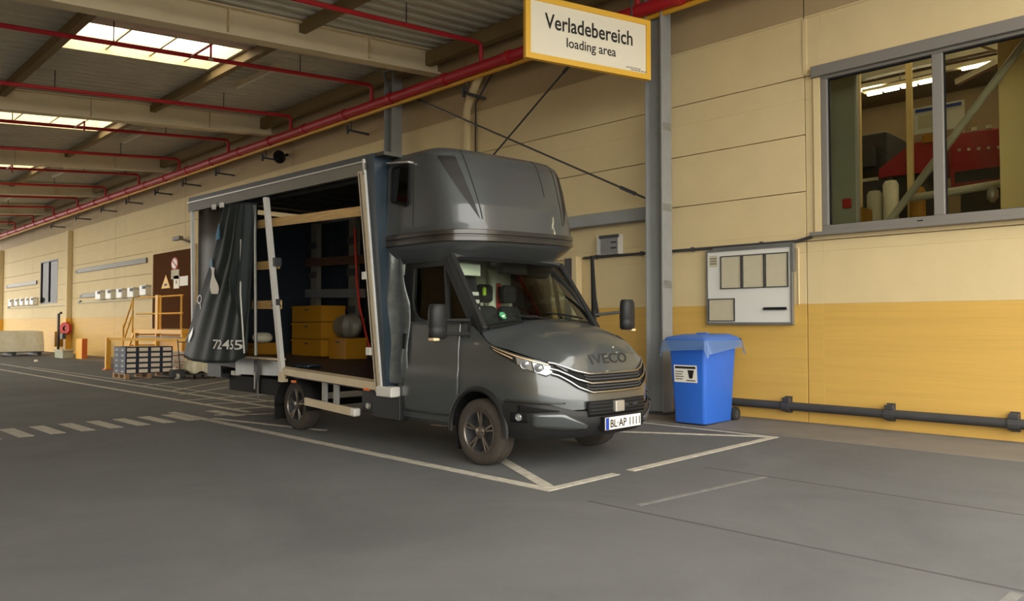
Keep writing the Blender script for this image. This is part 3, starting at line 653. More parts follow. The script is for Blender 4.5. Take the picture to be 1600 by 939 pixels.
# --- headlights
for s in (-1, 1):
    QA, QB = q_of_u(0.17), q_of_w(0.735, 1.02)
    def hl(a, b, s=s):
        q = QA + (QB - QA) * a; zt = ztop(plan(q, 1.05)[0]) - 0.012; hgt = float(np.interp(a, [0, 0.12, 0.35, 0.6, 0.85, 1], [0.03, 0.055, 0.085, 0.125, 0.135, 0.07])); return q, zt - hgt * b
    f = lambda a, b, off, s=s: skin(*hl(a, b), off, s)
    h = obj('headlight', MB().grid(lambda a, b: f(a, b, 0.010), 40, 6), 'plastic', T, smooth=True, angle=60)
    obj('reflector', MB().grid(lambda a, b: f(0.42 + 0.53 * a, 0.18 + 0.74 * b, 0.016), 20, 5), 'lens', h, smooth=True)
    for a0 in (0.56, 0.76):
        c = Vector(f(a0, 0.55, 0.02)); d = (c - Vector((FA, YC + s * 0.2, c.z))).normalized()
        obj('projector', MB().lathe([(0.0, 0.02), (0.025, 0.014), (0.04, 0.0), (0.05, 0.008), (0.05, -0.02)], c, d, 18), 'lens', h, smooth=True)
    obj('daylight_strip', MB().grid(lambda a, b: f(0.03 + 0.9 * a, 0.02 + 0.10 * b, 0.017), 30, 1), 'drl', h, smooth=True)
    obj('daylight_strip', MB().grid(lambda a, b: f(0.06 + 0.30 * a, 0.45 + 0.14 * b, 0.017), 16, 1), 'drl', h, smooth=True)
    obj('lens_divider', MB().grid(lambda a, b: f(0.66 + 0.02 * a, 0.16 + 0.8 * b, 0.02), 2, 4), 'plastic', h)
# --- doors and greenhouse
def wg(z): return 0.958 - (z - 1.5) * 0.07
def gp3(u, z, s, off=0.0): return W3(u, wg(z) + off, z, s)
def gpoly(name, mtl, pts, s, par, th=0.05, off=0.0, **k):
    return obj(name, MB().prism([gp3(u, z, s, off) for u, z in pts], (0, -s * th, 0)), mtl, par, fixn=True, **k)
for s in (-1, 1):
    def door(a, b, s=s):
        u = -0.30 - 0.96 * a; z0 = max(0.47, zbot(u) + 0.03); z = z0 + (1.495 - z0) * b
        return skin(q_of_u(u), z, 0.010 - 0.010 * (1 if 0.50 < b < 0.53 else 0), s)
    d = obj('cab_door', MB().grid(door, 24, 22), 'paint', T, smooth=True, angle=50, solid=0.012)
    # window frame ring of the door
    outer = [(-1.27, 1.49), (-1.27, 2.17), (-0.60, 2.17), (-0.10, 1.49)]
    wing = [(-1.19, 2.12), (-1.185, 1.75), (-1.15, 1.63), (-1.07, 1.55), (-0.96, 1.515), (-0.30, 1.50), (-0.20, 1.52), (-0.64, 2.12)]
    gpoly('frame_top', 'plastic', [(-1.28, 2.20), (-0.60, 2.20), (-0.64, 2.115), (-1.28, 2.115)], s, d, 0.05, 0.004)
    gpoly('frame_rear', 'plastic', [(-1.28, 1.49), (-1.28, 2.12), (-1.19, 2.12), (-1.185, 1.75), (-1.15, 1.63), (-1.07, 1.55), (-0.96, 1.515), (-0.6, 1.50), (-0.6, 1.47)], s, d, 0.05, 0.003)
    gpoly('frame_front', 'plastic', [(-0.64, 2.12), (-0.60, 2.19), (-0.06, 1.46), (-0.30, 1.47), (-0.6, 1.47), (-0.6, 1.505), (-0.30, 1.50), (-0.22, 1.53)], s, d, 0.05, 0.003)
    gpoly('quarter_post', 'plastic', [(-0.66, 2.12), (-0.62, 2.10), (-0.52, 1.50), (-0.56, 1.50)], s, d, 0.04, -0.002)
    gpoly('side_window', 'glass', wing, s, d, 0.005, -0.03)
    gpoly('door_handle', 'black', [(-1.245, 1.18), (-1.245, 1.36), (-1.20, 1.36), (-1.20, 1.18)], s, d, 0.03, 0.065, bevel=0.008)
    gpoly('b_pillar', 'plastic', [(-1.40, 1.45), (-1.40, 2.24), (-1.27, 2.24), (-1.27, 1.45)], s, T, 0.06, 0.0)
    # A pillar follows the windscreen edge
    a0, a1 = Vector(W3(0.03, 0.945, 1.40, s)), Vector(W3(-0.55, 0.905, 2.22, s))
    obj('a_pillar', MB().bar(a0, a1, 0.10, 0.075, (0, 1, 0)), 'plastic', T, bevel=0.02)
    box('sill_plate', 'plastic', T, FA - 1.37, FA - 0.44, YC + s * 0.90, YC + s * 0.965, 0.36, 0.43, bevel=0.01)
    m = MB().hexa([W3(-0.36, 0.97, 0.13, s), W3(-0.34, 0.97, 0.13, s), W3(-0.34, 0.74, 0.13, s), W3(-0.36, 0.74, 0.13, s), W3(-0.42, 0.97, 0.60, s), W3(-0.40, 0.97, 0.60, s), W3(-0.40, 0.74, 0.60, s), W3(-0.42, 0.74, 0.60, s)])
    obj('mud_flap', m, 'black', T, fixn=True)
# roof, back wall, floor of cab
obj('cab_roof', MB().box(FA - 1.40, FA - 0.50, YC - 0.91, YC + 0.91, 2.20, 2.25), 'paint', T, bevel=0.03)
box('cab_back_wall', 'cab_back', T, FA - 1.40, FA - 1.36, YC - 0.92, YC + 0.92, 0.45, 2.2)
box('cab_floor', 'cab_trim', T, FA - 1.36, FA - 0.40, YC - 0.9, YC + 0.9, 0.42, 0.50)
def ws(a, b):
    t = abs(2 * a - 1); sg_ = 1 if a > 0.5 else -1
    u = (0.235 - 0.215 * t ** 2.2) * (1 - b) + (-0.40 - 0.13 * t ** 2.2) * b + 0.03 * math.sin(math.pi * b); w = t * (0.915 * (1 - b) + 0.875 * b)
    return (FA + u, YC + sg_ * w, (1.515 - 0.07 * t ** 3) * (1 - b) + 2.215 * b)
wsn = obj('windscreen', MB().grid(ws, 24, 12), 'glass', T, smooth=True)
obj('frit_top', MB().grid(lambda a, b: Vector(ws(a, 0.94 + 0.06 * b)) + Vector((0.004, 0, 0.004)), 24, 1), 'black', wsn)
def wsp(a, b, off=0.006): p = Vector(ws(a, b)); return p + Vector((off, 0, off * 0.8))
c = wsp(0.115, 0.10); obj('sticker', MB().lathe([(0.0, 0.002), (0.042, 0.002), (0.045, 0.0)], c, (0.8, -0.1, 0.6), 20), 'green', wsn)
c2 = wsp(0.115, 0.085, 0.011); obj('sticker_mark', MB().box(c2.x - 0.002, c2.x + 0.002, c2.y - 0.025, c2.y + 0.025, c2.z - 0.008, c2.z + 0.008), 'white', wsn)
# cowl, wipers
obj('cowl', MB().grid(lambda a, b: tuple(Vector(hood(0.02 + 0.96 * a, 0.0)).lerp(Vector(ws(0.02 + 0.96 * a, 0.0)), b) + Vector((0, 0, 0.002))), 24, 3), 'black', T)
obj('cowl_panel', MB().grid(lambda a, b: tuple(Vector(ws(0.01 + 0.98 * a, 0.0)) + Vector((-0.05 + 0.10 * b, 0, 0.012 - 0.04 * b))), 24, 2), 'plastic', T, smooth=True)
for a0, a1 in ((0.36, 0.06), (0.74, 0.42)):
    p0, p1, p2 = wsp(a0, 0.0, 0.03), wsp((a0 + a1) / 2 - 0.02, 0.06, 0.02), wsp(a1, 0.10, 0.014)
    w_ = pipe('wiper_arm', 'black', T, [p0, p1], 0.011, 6); pipe('wiper_blade', 'black', w_, [wsp(a0 - 0.03, 0.045, 0.014), p2], 0.009, 6)
# cabin interior
box('dashboard', 'cab_trim', T, FA - 0.35, FA + 0.05, YC - 0.88, YC + 0.88, 1.15, 1.46, bevel=0.05)
box('dash_paper', 'white', T, FA - 0.12, FA + 0.05, YC + 0.42, YC + 0.80, 1.462, 1.475)
box('instrument_hood', 'cab_trim', T, FA - 0.33, FA - 0.12, YC + 0.22, YC + 0.62, 1.44, 1.53, bevel=0.03)
obj('steering_wheel', MB().tube([Vector((FA - 0.42, YC + 0.42, 1.36)) + Vector((0.10 * math.sin(t), 0.20 * math.cos(t), 0.18 * math.sin(t))) for t in [2 * math.pi * i / 24 for i in range(25)]], 0.016, 8), 'black', T, smooth=True)
for yc in (-0.62, 0.20, 0.62):
    x = FA - 0.98; st = obj('seat', MB().hexa([(x - 0.14, YC + yc - 0.22, 0.95), (x + 0.02, YC + yc - 0.22, 0.95), (x + 0.02, YC + yc + 0.22, 0.95), (x - 0.14, YC + yc + 0.22, 0.95), (x - 0.26, YC + yc - 0.17, 1.70), (x - 0.14, YC + yc - 0.17, 1.70), (x - 0.14, YC + yc + 0.17, 1.70), (x - 0.26, YC + yc + 0.17, 1.70)]), 'seat', T, bevel=0.05)
    box('seat_cushion', 'seat', st, x - 0.1, x + 0.42, YC + yc - 0.23, YC + yc + 0.23, 0.80, 0.97, bevel=0.05)
    box('headrest', 'seat', st, x - 0.26, x - 0.15, YC + yc - 0.125, YC + yc + 0.125, 1.74, 1.97, bevel=0.045)
    pipe('headrest_post', 'chrome', st, [(x - 0.2, YC + yc, 1.68), (x - 0.2, YC + yc, 1.78)], 0.015, 6)
box('safety_vest', 'lime', T, FA - 1.09, FA - 1.05, YC + 0.07, YC + 0.12, 1.82, 1.93, bevel=0.02)
jk = obj('hanging_jacket', MB().grid(lambda a, b: (FA - 0.72 + 0.02 * math.sin(a * 9), YC - 0.56 + 0.30 * a * (0.45 + 0.55 * b), 2.08 - 0.62 * b), 10, 6), 'seat', T, solid=0.03)
for k in range(3): box('jacket_print', 'ring_white', jk, FA - 0.685, FA - 0.678, YC - 0.46 + 0.01 * k, YC - 0.36 + 0.01 * k, 1.80 - 0.09 * k, 1.84 - 0.09 * k)
box('mirror_console', 'black', T, FA - 0.58, FA - 0.46, YC - 0.16, YC + 0.24, 2.06, 2.19, bevel=0.02)
box('sun_visor', 'cab_back', T, FA - 0.66, FA - 0.60, YC - 0.80, YC - 0.40, 2.02, 2.16, bevel=0.01)
for a in (-0.20, 0.46): box('rear_curtain_fold', 'cab_back', T, FA - 1.34, FA - 1.28, YC + a - 0.06, YC + a + 0.06, 1.2, 2.18, bevel=0.02)
box('partition_strap', 'red', T, FA - 1.27, FA - 1.25, YC + 0.50, YC + 0.56, 1.3, 2.0)
# --- mirrors
for s in (-1, 1):
    u0 = -0.42 if s < 0 else 0.22; yo = 1.20 if s < 0 else 1.30; z0 = 1.31 if s < 0 else 1.40
    mm = MB(); hx, hy, hh = 0.085, 0.115, 0.37
    def mring(z, k): return [(FA + u0 + hx * k * math.cos(t) * (1 if math.cos(t) > 0 else 0.7), YC + s * yo + hy * k * math.copysign(abs(math.sin(t)) ** 0.7, math.sin(t)), z) for t in [2 * math.pi * i / 20 for i in range(20)]]
    lv = [mring(z0, 0.75), mring(z0 + 0.02, 0.95), mring(z0 + 0.10, 1.0), mring(z0 + 0.115, 0.95), mring(z0 + 0.13, 1.0), mring(z0 + 0.28, 0.98), mring(z0 + 0.345, 0.9), mring(z0 + hh, 0.72)]
    mm.add([p for r in lv for p in r], [(i * 20 + k, i * 20 + (k + 1) % 20, (i + 1) * 20 + (k + 1) % 20, (i + 1) * 20 + k) for i in range(7) for k in range(20)] + [tuple(range(19, -1, -1)), tuple(140 + k for k in range(20))])
    mo = obj('mirror', mm, 'plastic', T, smooth=True, angle=50)
    box('turn_signal', 'drl', mo, FA + u0 - 0.03, FA + u0 + 0.07, YC + s * (yo + 0.02), YC + s * (yo + 0.10), z0 - 0.02, z0 + 0.012, bevel=0.01)
    um = -0.16 if s < 0 else -0.02
    for z in (z0 + 0.20, z0 + 0.055) if s < 0 else (z0 + 0.22,):
        obj('mirror_arm', MB().bar((FA + u0, YC + s * (yo - 0.05), z), (FA + um, YC + s * 0.965, z + (0.0 if s < 0 else -0.04)), 0.05, 0.035), 'plastic', mo, bevel=0.008)
    box('mirror_mount', 'plastic', mo, FA + um - 0.015, FA + um + 0.015, YC + s * 0.94, YC + s * 0.985, z0 + 0.02, z0 + 0.24)
obj('antenna', MB().tube([W3(-0.03, 1.0, 1.56, 1), W3(-0.08, 1.03, 1.8, 1), W3(-0.13, 1.06, 2.32, 1)], [0.055, 0.035, 0.022], 8), 'black', T, smooth=True)

# --- sleeper pod over the cab
def podN(z): return float(np.interp(z, [2.18, 2.26, 2.34, 2.38, 2.50, 2.58, 2.80, 3.10, 3.30, 3.40, 3.46], [-0.52, -0.40, -0.26, -0.22, -0.22, -0.24, -0.29, -0.39, -0.47, -0.53, -0.62]))
def podB(z): return float(np.interp(z, [2.18, 2.26, 2.34, 2.38, 2.50, 2.58, 2.80, 3.10, 3.30, 3.40, 3.46], [0.93, 1.0, 1.065, 1.08, 1.08, 1.07, 1.07, 1.065, 1.055, 1.035, 0.97]))
PU0, PUR, PN = -0.98, -1.50, 4.0
PT = 0.03
def pod(q, z, off=0.0):     # q -1..1 right round from rear near side to rear far side
    s = -1 if q < 0 else 1; t = abs(q)
    if t <= 0.62:
        th = math.pi / 2 * t / 0.62; u = PU0 + (podN(z) - PU0) * max(math.cos(th), 0) ** (2 / PN); w = podB(z) * max(math.sin(th), 0) ** (2 / PN)
        nu, nw = math.cos(th), math.sin(th)
    else:
        u = PU0 + (PUR - PU0) * (t - 0.62) / 0.38; w = podB(z); nu, nw = 0, 1
    return (FA + u + nu * off, YC + s * (w + nw * off), z + PT * s * w + 0.02)
def pod_offset(q, z):
    """always zero; the diagonal panels get painted shade instead of depth"""
    t = abs(q); k = (z - 2.62) / 0.75
    if not 0 < k < 1.1: return 0.0
    lo, hi = 0.16 + 0.10 * k ** 1.2, 0.19 + 0.24 * k ** 1.1
    if lo < t < hi: return 0.0
    return 0.0
NQ = 180
m = MB(); zs = [2.18, 2.22, 2.26, 2.30, 2.34, 2.38]
pl = obj('pod_underside', MB().grid(lambda a, b: pod(2 * a - 1, 2.18 + 0.20 * b), 72, 8), 'paint_pod', T, smooth=True, angle=50)
def bandp(a, b):
    z = 2.37 + 0.15 * b; return pod(2 * a - 1, z, 0.018 if 0.05 < b < 0.45 or 0.55 < b < 0.95 else 0.0)
obj('pod_band', MB().grid(bandp, 90, 20), 'pod_band', pl, smooth=True, angle=30)
po = obj('sleeper_pod', MB().grid(lambda a, b: pod(2 * a - 1, 2.51 + 0.95 * b, pod_offset(2 * a - 1, 2.51 + 0.95 * b)), 200, 60), 'paint_pod', T, smooth=True, angle=35)
for s in (-1, 1):
    m = MB()
    def dk(a, b, s=s):
        z = 2.63 + 0.72 * b; k = (z - 2.62) / 0.75; lo, hi = 0.17 + 0.10 * k ** 1.1, 0.18 + 0.29 * k ** 1.05; return pod(s * (lo + 0.006 + (hi - lo - 0.012) * a), z, 0.003)
    obj('pod_shade_panel', m.grid(dk, 12, 30), 'pod_dark' , po, smooth=True)  # flat dark stripes, the shade of the pod's folds put into colour
for s in (-1, 1):
    pipe('pod_shade_line', 'pod_dark', po, [pod(s * (0.16 + 0.05 * t ** 1.2), 2.63 + 0.80 * t, 0.002) for t in [i / 16 for i in range(17)]], 0.006, 6)  # thin dark lines painting the shade along the pod's creases
    pipe('pod_shade_line', 'pod_dark', po, [pod(s * (0.06 + 0.01 * t), 2.98 + 0.46 * t, 0.002) for t in [i / 10 for i in range(11)]] if s > 0 else [pod(-0.64, 2.60 + 0.75 * t, 0.001) for t in [i / 10 for i in range(11)]], 0.005, 6)
tp = []
for i in range(73): tp.append(pod(-1 + 2 * i / 72, 3.46))
m = MB(); m.add(tp + [(FA + PUR, YC, 3.485), (FA - 1.1, YC, 3.485)], [(i, i + 1, 74 if 12 < i < 60 else 73) for i in range(72)] + [(12, 74, 73), (60, 73, 74)]); obj('pod_top', m, 'paint_pod', po, smooth=True, fixn=True)
obj('pod_rear', MB().add([pod(-1, z) for z in (2.2, 2.38, 2.51, 3.0, 3.46)] + [pod(1, z) for z in (3.46, 3.0, 2.51, 2.38, 2.2)], [tuple(range(10))]), 'paint_pod', po)
# pod side window with rain hood
for s in (-1, 1):
    m = MB(); pts = []
    for cx, cz, a0 in ((-1.14, 3.24, 0), (-1.36, 3.24, 90), (-1.36, 2.94, 180), (-1.14, 2.88, 270)):
        for k in range(5): a = math.radians(a0 + 22.5 * k); pts.append((cx + 0.055 * math.cos(a), cz + 0.055 * math.sin(a)))
    wn = obj('pod_window', m.prism([W3(u, podB(z) + 0.012, z, s) for u, z in pts], (0, -s * 0.03, 0)), 'glass_dark', po, fixn=True)
    obj('window_seal', MB().tube([W3(u, podB(z) + 0.012, z, s) for u, z in pts + pts[:1]], 0.014, 6), 'black', wn, smooth=True)
    obj('rain_hood', MB().bar(W3(-1.46, podB(3.34) + 0.03, 3.36, s), W3(-1.04, podB(3.3) + 0.03, 3.31, s), 0.07, 0.02), 'alu', wn)
for y in (-0.62, 0.62): obj('roof_light', MB().ball((FA - 1.0, YC + y, 3.50), (0.05, 0.04, 0.03)), 'drl', po, smooth=True)

# --- cargo box
BR, BF, BY0, BY1 = -12.55, -7.34, 5.24, 7.44
def zb(x): return 0.78 + 0.034 * (BF - x)
def zt(x): return 3.47 + 0.017 * (-7.5 - x)
TY0, TY1 = 5.07, 7.40
bed = MB().hexa([(BR, BY0 + 0.03, zb(BR) - 0.12), (BF, BY0 + 0.03, zb(BF) - 0.12), (BF, BY1, zb(BF) - 0.12), (BR, BY1, zb(BR) - 0.12), (BR, BY0 + 0.03, zb(BR)), (BF, BY0 + 0.03, zb(BF)), (BF, BY1, zb(BF)), (BR, BY1, zb(BR))])
bd = obj('cargo_floor', bed, 'plywood', T)
m = MB().hexa([(-9.72, BY0, zb(-9.72) - 0.10), (BF - 0.03, BY0, zb(BF) - 0.10), (BF - 0.03, BY0 + 0.06, zb(BF) - 0.10), (-9.72, BY0 + 0.06, zb(-9.72) - 0.10), (-9.72, BY0, zb(-9.72) - 0.01), (BF - 0.03, BY0, zb(BF) - 0.01), (BF - 0.03, BY0 + 0.06, zb(BF) + 0.015), (-9.72, BY0 + 0.06, zb(-9.72) + 0.015)])
obj('floor_rail', m, 'alu_tan', bd)
obj('floor_rail_far', MB().bar((BR, BY1 - 0.06, zb(BR) + 0.12), (BF, BY1 - 0.06, zb(BF) + 0.12), 0.04, 0.26), 'galv', bd)
obj('rear_side_panel', MB().hexa([(-11.2, BY0 + 0.02, 0.70), (-9.76, BY0 + 0.02, 0.74), (-9.76, BY0 + 0.07, 0.74), (-11.2, BY0 + 0.07, 0.70), (-11.2, BY0 + 0.02, 1.00), (-9.76, BY0 + 0.02, 0.93), (-9.76, BY0 + 0.07, 0.93), (-11.2, BY0 + 0.07, 1.00)]), 'galv', bd)
box('panel_cap', 'alu_tan', bd, -10.9, -9.8, BY0 - 0.02, BY0 + 0.10, 0.955, 0.985)
box('latch', 'dark_steel', bd, -10.52, -10.42, BY0 - 0.02, BY0 + 0.02, 0.62, 0.94); pipe('latch_lever', 'alu', bd, [(-10.47, BY0 - 0.03, 0.76), (-10.47, BY0 - 0.03, 0.52)], 0.012, 6)
# roof and rails
rf = obj('box_roof', MB().hexa([(BR - 0.05, TY0 + 0.03, zt(BR) - 0.04), (-7.14, TY0 + 0.03, zt(-7.14) - 0.04), (-7.14, TY1, zt(-7.14) - 0.04), (BR - 0.05, TY1, zt(BR) - 0.04), (BR - 0.05, TY0 + 0.03, zt(BR)), (-7.14, TY0 + 0.03, zt(-7.14)), (-7.14, TY1, zt(-7.14)), (BR - 0.05, TY1, zt(BR))]), 'tarp_olive', T)
def rail(name, mtl, x0, x1, d0, d1, y, th=0.05, par=rf):
    return obj(name, MB().hexa([(x0, y, zt(x0) - d0), (x1, y, zt(x1) - d0), (x1, y + th, zt(x1) - d0), (x0, y + th, zt(x0) - d0), (x0, y, zt(x0) - d1), (x1, y, zt(x1) - d1), (x1, y + th, zt(x1) - d1), (x0, y + th, zt(x0) - d1)]), mtl, par, fixn=True)
rail('roof_edge', 'dark_steel', BR - 0.05, -7.46, 0.075, 0.0, TY0 + 0.01); rail('seal_line', 'alu', BR - 0.05, -7.50, 0.095, 0.075, TY0 - 0.02, 0.03)
rail('curtain_rail', 'frame_grey', BR - 0.03, -7.48, 0.235, 0.095, TY0 - 0.005, 0.05); rail('rail_far', 'dark_steel', BR, -7.4, 0.25, 0.0, TY1 - 0.06)
for k in range(9):
    x = -8.0 - 0.52 * k; obj('roof_bow', MB().bar((x, TY0 + 0.06, zt(x) - 0.10), (x, TY1 - 0.06, zt(x) - 0.10), 0.06, 0.05), 'dark_steel', rf)
for k in range(2): obj('slide_rail', MB().bar((BR, TY0 + 0.18 + 0.16 * k, zt(BR) - 0.17 - 0.02 * k), (-7.5, TY0 + 0.18 + 0.16 * k, zt(-7.5) - 0.17 - 0.02 * k), 0.03, 0.05), 'dark_steel', rf)
# front wall with its blue corner strip and the tan post
fwall = obj('front_wall', MB().hexa([(-7.42, BY0, 0.70), (-7.26, BY0, 0.70), (-7.26, BY1, 0.70), (-7.42, BY1, 0.70), (-7.55, TY0 + 0.01, zt(-7.5) - 0.0), (-7.325, TY0 + 0.01, zt(-7.2) - 0.0), (-7.325, TY1, zt(-7.2)), (-7.55, TY1, zt(-7.5))]), 'tarp_blue', T)
def post(name, mtl, x0, x1, w, d, zb0, zt0, par=T, y0=BY0, y1=TY0 + 0.01):
    return obj(name, MB().hexa([(x0 - w / 2, y0, zb0), (x0 + w / 2, y0, zb0), (x0 + w / 2, y0 + d, zb0), (x0 - w / 2, y0 + d, zb0), (x1 - w / 2, y1, zt0), (x1 + w / 2, y1, zt0), (x1 + w / 2, y1 + d, zt0), (x1 - w / 2, y1 + d, zt0)]), mtl, par)
pst = post('front_post', 'alu_tan', -7.41, -7.57, 0.09, 0.06, 0.66, 3.28, y0=BY0 - 0.02, y1=TY0 - 0.01); post('post_groove', 'dark_steel', -7.415, -7.575, 0.012, 0.01, 0.68, 3.26, pst, BY0 - 0.028, TY0 - 0.018)
post('corner_edge', 'alu_white', -7.345, -7.50, 0.025, 0.03, 0.72, 3.42, pst, BY0 - 0.025, TY0 - 0.015)
for z in (1.10, 2.00): box('post_hinge', 'alu_white', pst, -7.55 - 0.03 * z, -7.47 - 0.03 * z, BY0 - 0.05 - 0.05 * (z - 0.7), BY0 - 0.02, z, z + 0.09)
box('corner_bracket', 'alu_white', T, -7.42, -7.12, BY0 - 0.04, BY0 + 0.1, 0.62, 0.74, bevel=0.015)
mp = post('middle_post', 'alu_white', -9.75, -9.98, 0.085, 0.06, 0.70, 3.26); box('post_foot', 'alu_tan', mp, -9.80, -9.68, BY0 - 0.015, BY0 + 0.07, 0.66, 0.80)
for z in (1.72, 2.30): box('slat_pocket', 'dark_steel', mp, -9.93, -9.80, BY0 - 0.02 - 0.04 * (z - 0.7), BY0 + 0.02, z - 0.02, z + 0.10)
# near side slats
def slat(x0, x1, z0, z1, y, m='wood', h=0.12): return obj('side_slat', MB().bar((x0, y, z0), (x1, y, z1), 0.028, h), m, T)
slat(-12.4, -7.60, 2.99, 2.84, 5.22); slat(-12.4, -9.83, 2.36, 2.31, 5.24); slat(-12.4, -9.80, 1.78, 1.74, 5.26)
# far side: curtain, posts, slats
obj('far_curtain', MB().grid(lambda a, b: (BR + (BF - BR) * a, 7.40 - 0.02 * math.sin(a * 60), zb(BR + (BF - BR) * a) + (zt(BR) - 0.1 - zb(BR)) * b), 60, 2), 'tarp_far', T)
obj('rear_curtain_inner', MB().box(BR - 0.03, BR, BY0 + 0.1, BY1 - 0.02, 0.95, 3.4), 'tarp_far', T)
for x in (-11.05, -12.3):
    f = box('far_post', 'frame_grey', T, x - 0.10, x + 0.10, 7.24, 7.34, 0.92, 3.3)
    for z in (1.72, 2.36, 2.9): box('slat_pocket', 'dark_steel', f, x - 0.12, x + 0.12, 7.21, 7.24, z - 0.06, z + 0.06)
for z, mm_ in ((2.55, 'wood_shaded'), (1.98, 'galv'), (1.5, 'wood_shaded')): slat(-12.5, -10.6, z + 0.05, z, 7.20, mm_, 0.15)
slat(-10.4, -7.5, 2.5, 2.42, 7.2, 'wood_shaded', 0.15)
pipe('lashing_strap', 'strap_red', T, [(-10.86, 7.163, 3.1), (-10.78, 7.163, 2.2), (-10.70, 7.163, 1.75), (-10.36, 7.163, 0.96)], 0.02, 6)
# rear curtain: flat part and the gathered part drawn open
obj('rear_corner_post', MB().bar((-12.42, 5.12, 0.95), (-12.47, 5.09, zt(BR) - 0.22), 0.05, 0.05), 'alu_white', T)
obj('flat_curtain', MB().grid(lambda a, b: (-12.38 + 1.4 * a, 5.155 + 0.012 * math.sin(a * 14), 3.33 - 2.3 * b), 30, 4), 'tarp_olive', T, smooth=True, solid=0.004)
def curt(a, b):
    xl = float(np.interp(b, [0, 0.34, 0.49, 0.61, 0.88, 1], [-11.25, -11.60, -11.88, -12.10, -12.42, -12.50])); xr_ = -10.22 - 0.10 * b
    x = xl + (xr_ - xl) * a ** (1 - 0.06 * b)
    fa = 0.52 + 0.36 * min(1, max(0, (b - 0.45) / 0.3)); fz = min(1, max(0, (a - fa) / 0.14)); amp = (0.012 + 0.085 * fz * (0.6 + 0.4 * b) + 0.03 * (1 - b) ** 1.5) * (1 - 0.9 * max(0, a - 0.93) / 0.07)
    y = 5.07 - 0.04 * b + amp * math.sin(2 * math.pi * (4.6 * a ** 1.5) + 0.9 * b) - 0.20 * b ** 2 * math.sin(math.pi * min(1, a * 0.9 + 0.08)) * (1 - 0.5 * a)
    y = min(y, 5.135)
    zt_ = 3.31 - 0.10 * a; zbm = 0.93 - 0.05 * math.sin(math.pi * a) + 0.14 * max(0, a - 0.86) / 0.14
    return (x, y, zt_ + (zbm - zt_) * b)
cu = obj('side_curtain', MB().grid(curt, 120, 40), 'tarp', T, smooth=True, angle=70, solid=0.004)
def cpatch(name, mtl, a0, a1, b0, b1, off=0.012, nu=10, nv=10):
    def f(a, b):
        A, Bb = a0 + (a1 - a0) * a, b0 + (b1 - b0) * b; p = Vector(curt(A, Bb)); n_ = (Vector(curt(A, Bb + 0.01)) - p).cross(Vector(curt(A + 0.01, Bb)) - p).normalized()
        if n_.y > 0: n_ = -n_
        return p + n_ * off
    return f, obj(name, MB().grid(f, nu, nv), mtl, cu)
def on_curtain(x, z):
    b = 0.5; a = 0.5
    for _ in range(60):
        p = curt(a, b); b = min(1, max(0, b + (p[2] - z) / 2.4 * 0.7)); a = min(1, max(0, a + (x - p[0]) / 1.7 * 0.6))
    return a, b
# number on the curtain
vs, fs = text_mesh('72455', 1.0, 0.012); x0, x1 = vs[:, 0].min(), vs[:, 0].max(); lv = []
for x, y, _ in vs:
    a, b = on_curtain(-11.20 + 0.74 * (x - x0) / (x1 - x0), 1.10 + 0.135 * y / 0.7); p = Vector(curt(a, b)); lv.append((p.x, p.y - 0.03, p.z))
m = MB(); m.add(lv, fs); obj('lettering', m, 'ring_white', cu)
a, b = on_curtain(-12.03, 1.85)
def rg(t, r): 
    A, Bb = on_curtain(-11.98 + r * math.cos(t) * 1.25, 1.86 + r * math.sin(t)); p = Vector(curt(A, Bb)); return (p.x, p.y - 0.014, p.z)
m = MB(); N_ = 24; m.add([rg(2 * math.pi * i / N_, 0.075) for i in range(N_)] + [rg(2 * math.pi * i / N_, 0.05) for i in range(N_)], [(i, (i + 1) % N_, N_ + (i + 1) % N_, N_ + i) for i in range(N_)]); obj('ring_emblem', m, 'ring_white', cu)
m = MB(); pts = [on_curtain(x, z) for x, z in ((-11.96, 1.80), (-11.92, 1.80), (-11.86, 1.70), (-11.90, 1.70))]; m.add([tuple(Vector(curt(*q)) + Vector((0, -0.014, 0))) for q in pts], [(0, 1, 2, 3)]); obj('emblem_tail', m, 'ring_white', cu)
def quadp(name, mtl, pts):
    n_ = 18
    def f(u, v):
        q = [Vector((p[0], p[1])) for p in pts]; c = q[0].lerp(q[1], u).lerp(q[3].lerp(q[2], u), v); p = Vector(curt(*on_curtain(c.x, c.y))); return (p.x, p.y - 0.022, p.z)
    obj(name, MB().grid(f, n_, n_), mtl, cu)
quadp('paper_sheet', 'white', [(-11.62, 2.36), (-11.40, 2.32), (-11.20, 1.92), (-11.42, 1.93)])
quadp('tape_patch', 'tape_blue', [(-11.46, 2.98), (-11.36, 3.02), (-11.36, 2.78), (-11.46, 2.76)]); quadp('tape_patch', 'tape_blue', [(-11.66, 2.46), (-11.58, 2.5), (-11.56, 2.36), (-11.64, 2.34)])
quadp('scuff_patch', 'galv', [(-12.26, 1.28), (-12.10, 1.42), (-12.08, 1.30), (-12.22, 1.16)])
pipe('curtain_pole', 'galv', T, [(-10.22, 5.10, 1.02), (-10.26, 5.08, 3.18)], 0.022, 8)
pipe('tension_cord', 'alu_white', T, [(-10.33, 4.98, 1.05), (-10.45, 4.97, 1.9), (-10.52, 5.0, 2.7)], 0.012, 6)
for x in (-11.55, -11.28): obj('curtain_roller', MB().box(x - 0.05, x + 0.05, 5.03, 5.07, 3.25, 3.33), 'alu_white', T, bevel=0.01)
# gap cover between the box and the cab
obj('gap_cover', MB().grid(lambda a, b: (-7.29 + (0.20 + 0.14 * min(1, b * 3)) * a - 0.02 * b, 5.27 + 0.035 * math.sin(a * 5) + 0.02 * math.sin(b * 11 + a * 3) + 0.10 * a, 2.40 - 0.22 * a - (1.62 - 0.2 * a) * b), 12, 40), 'foil', T, smooth=True, angle=80, solid=0.003)
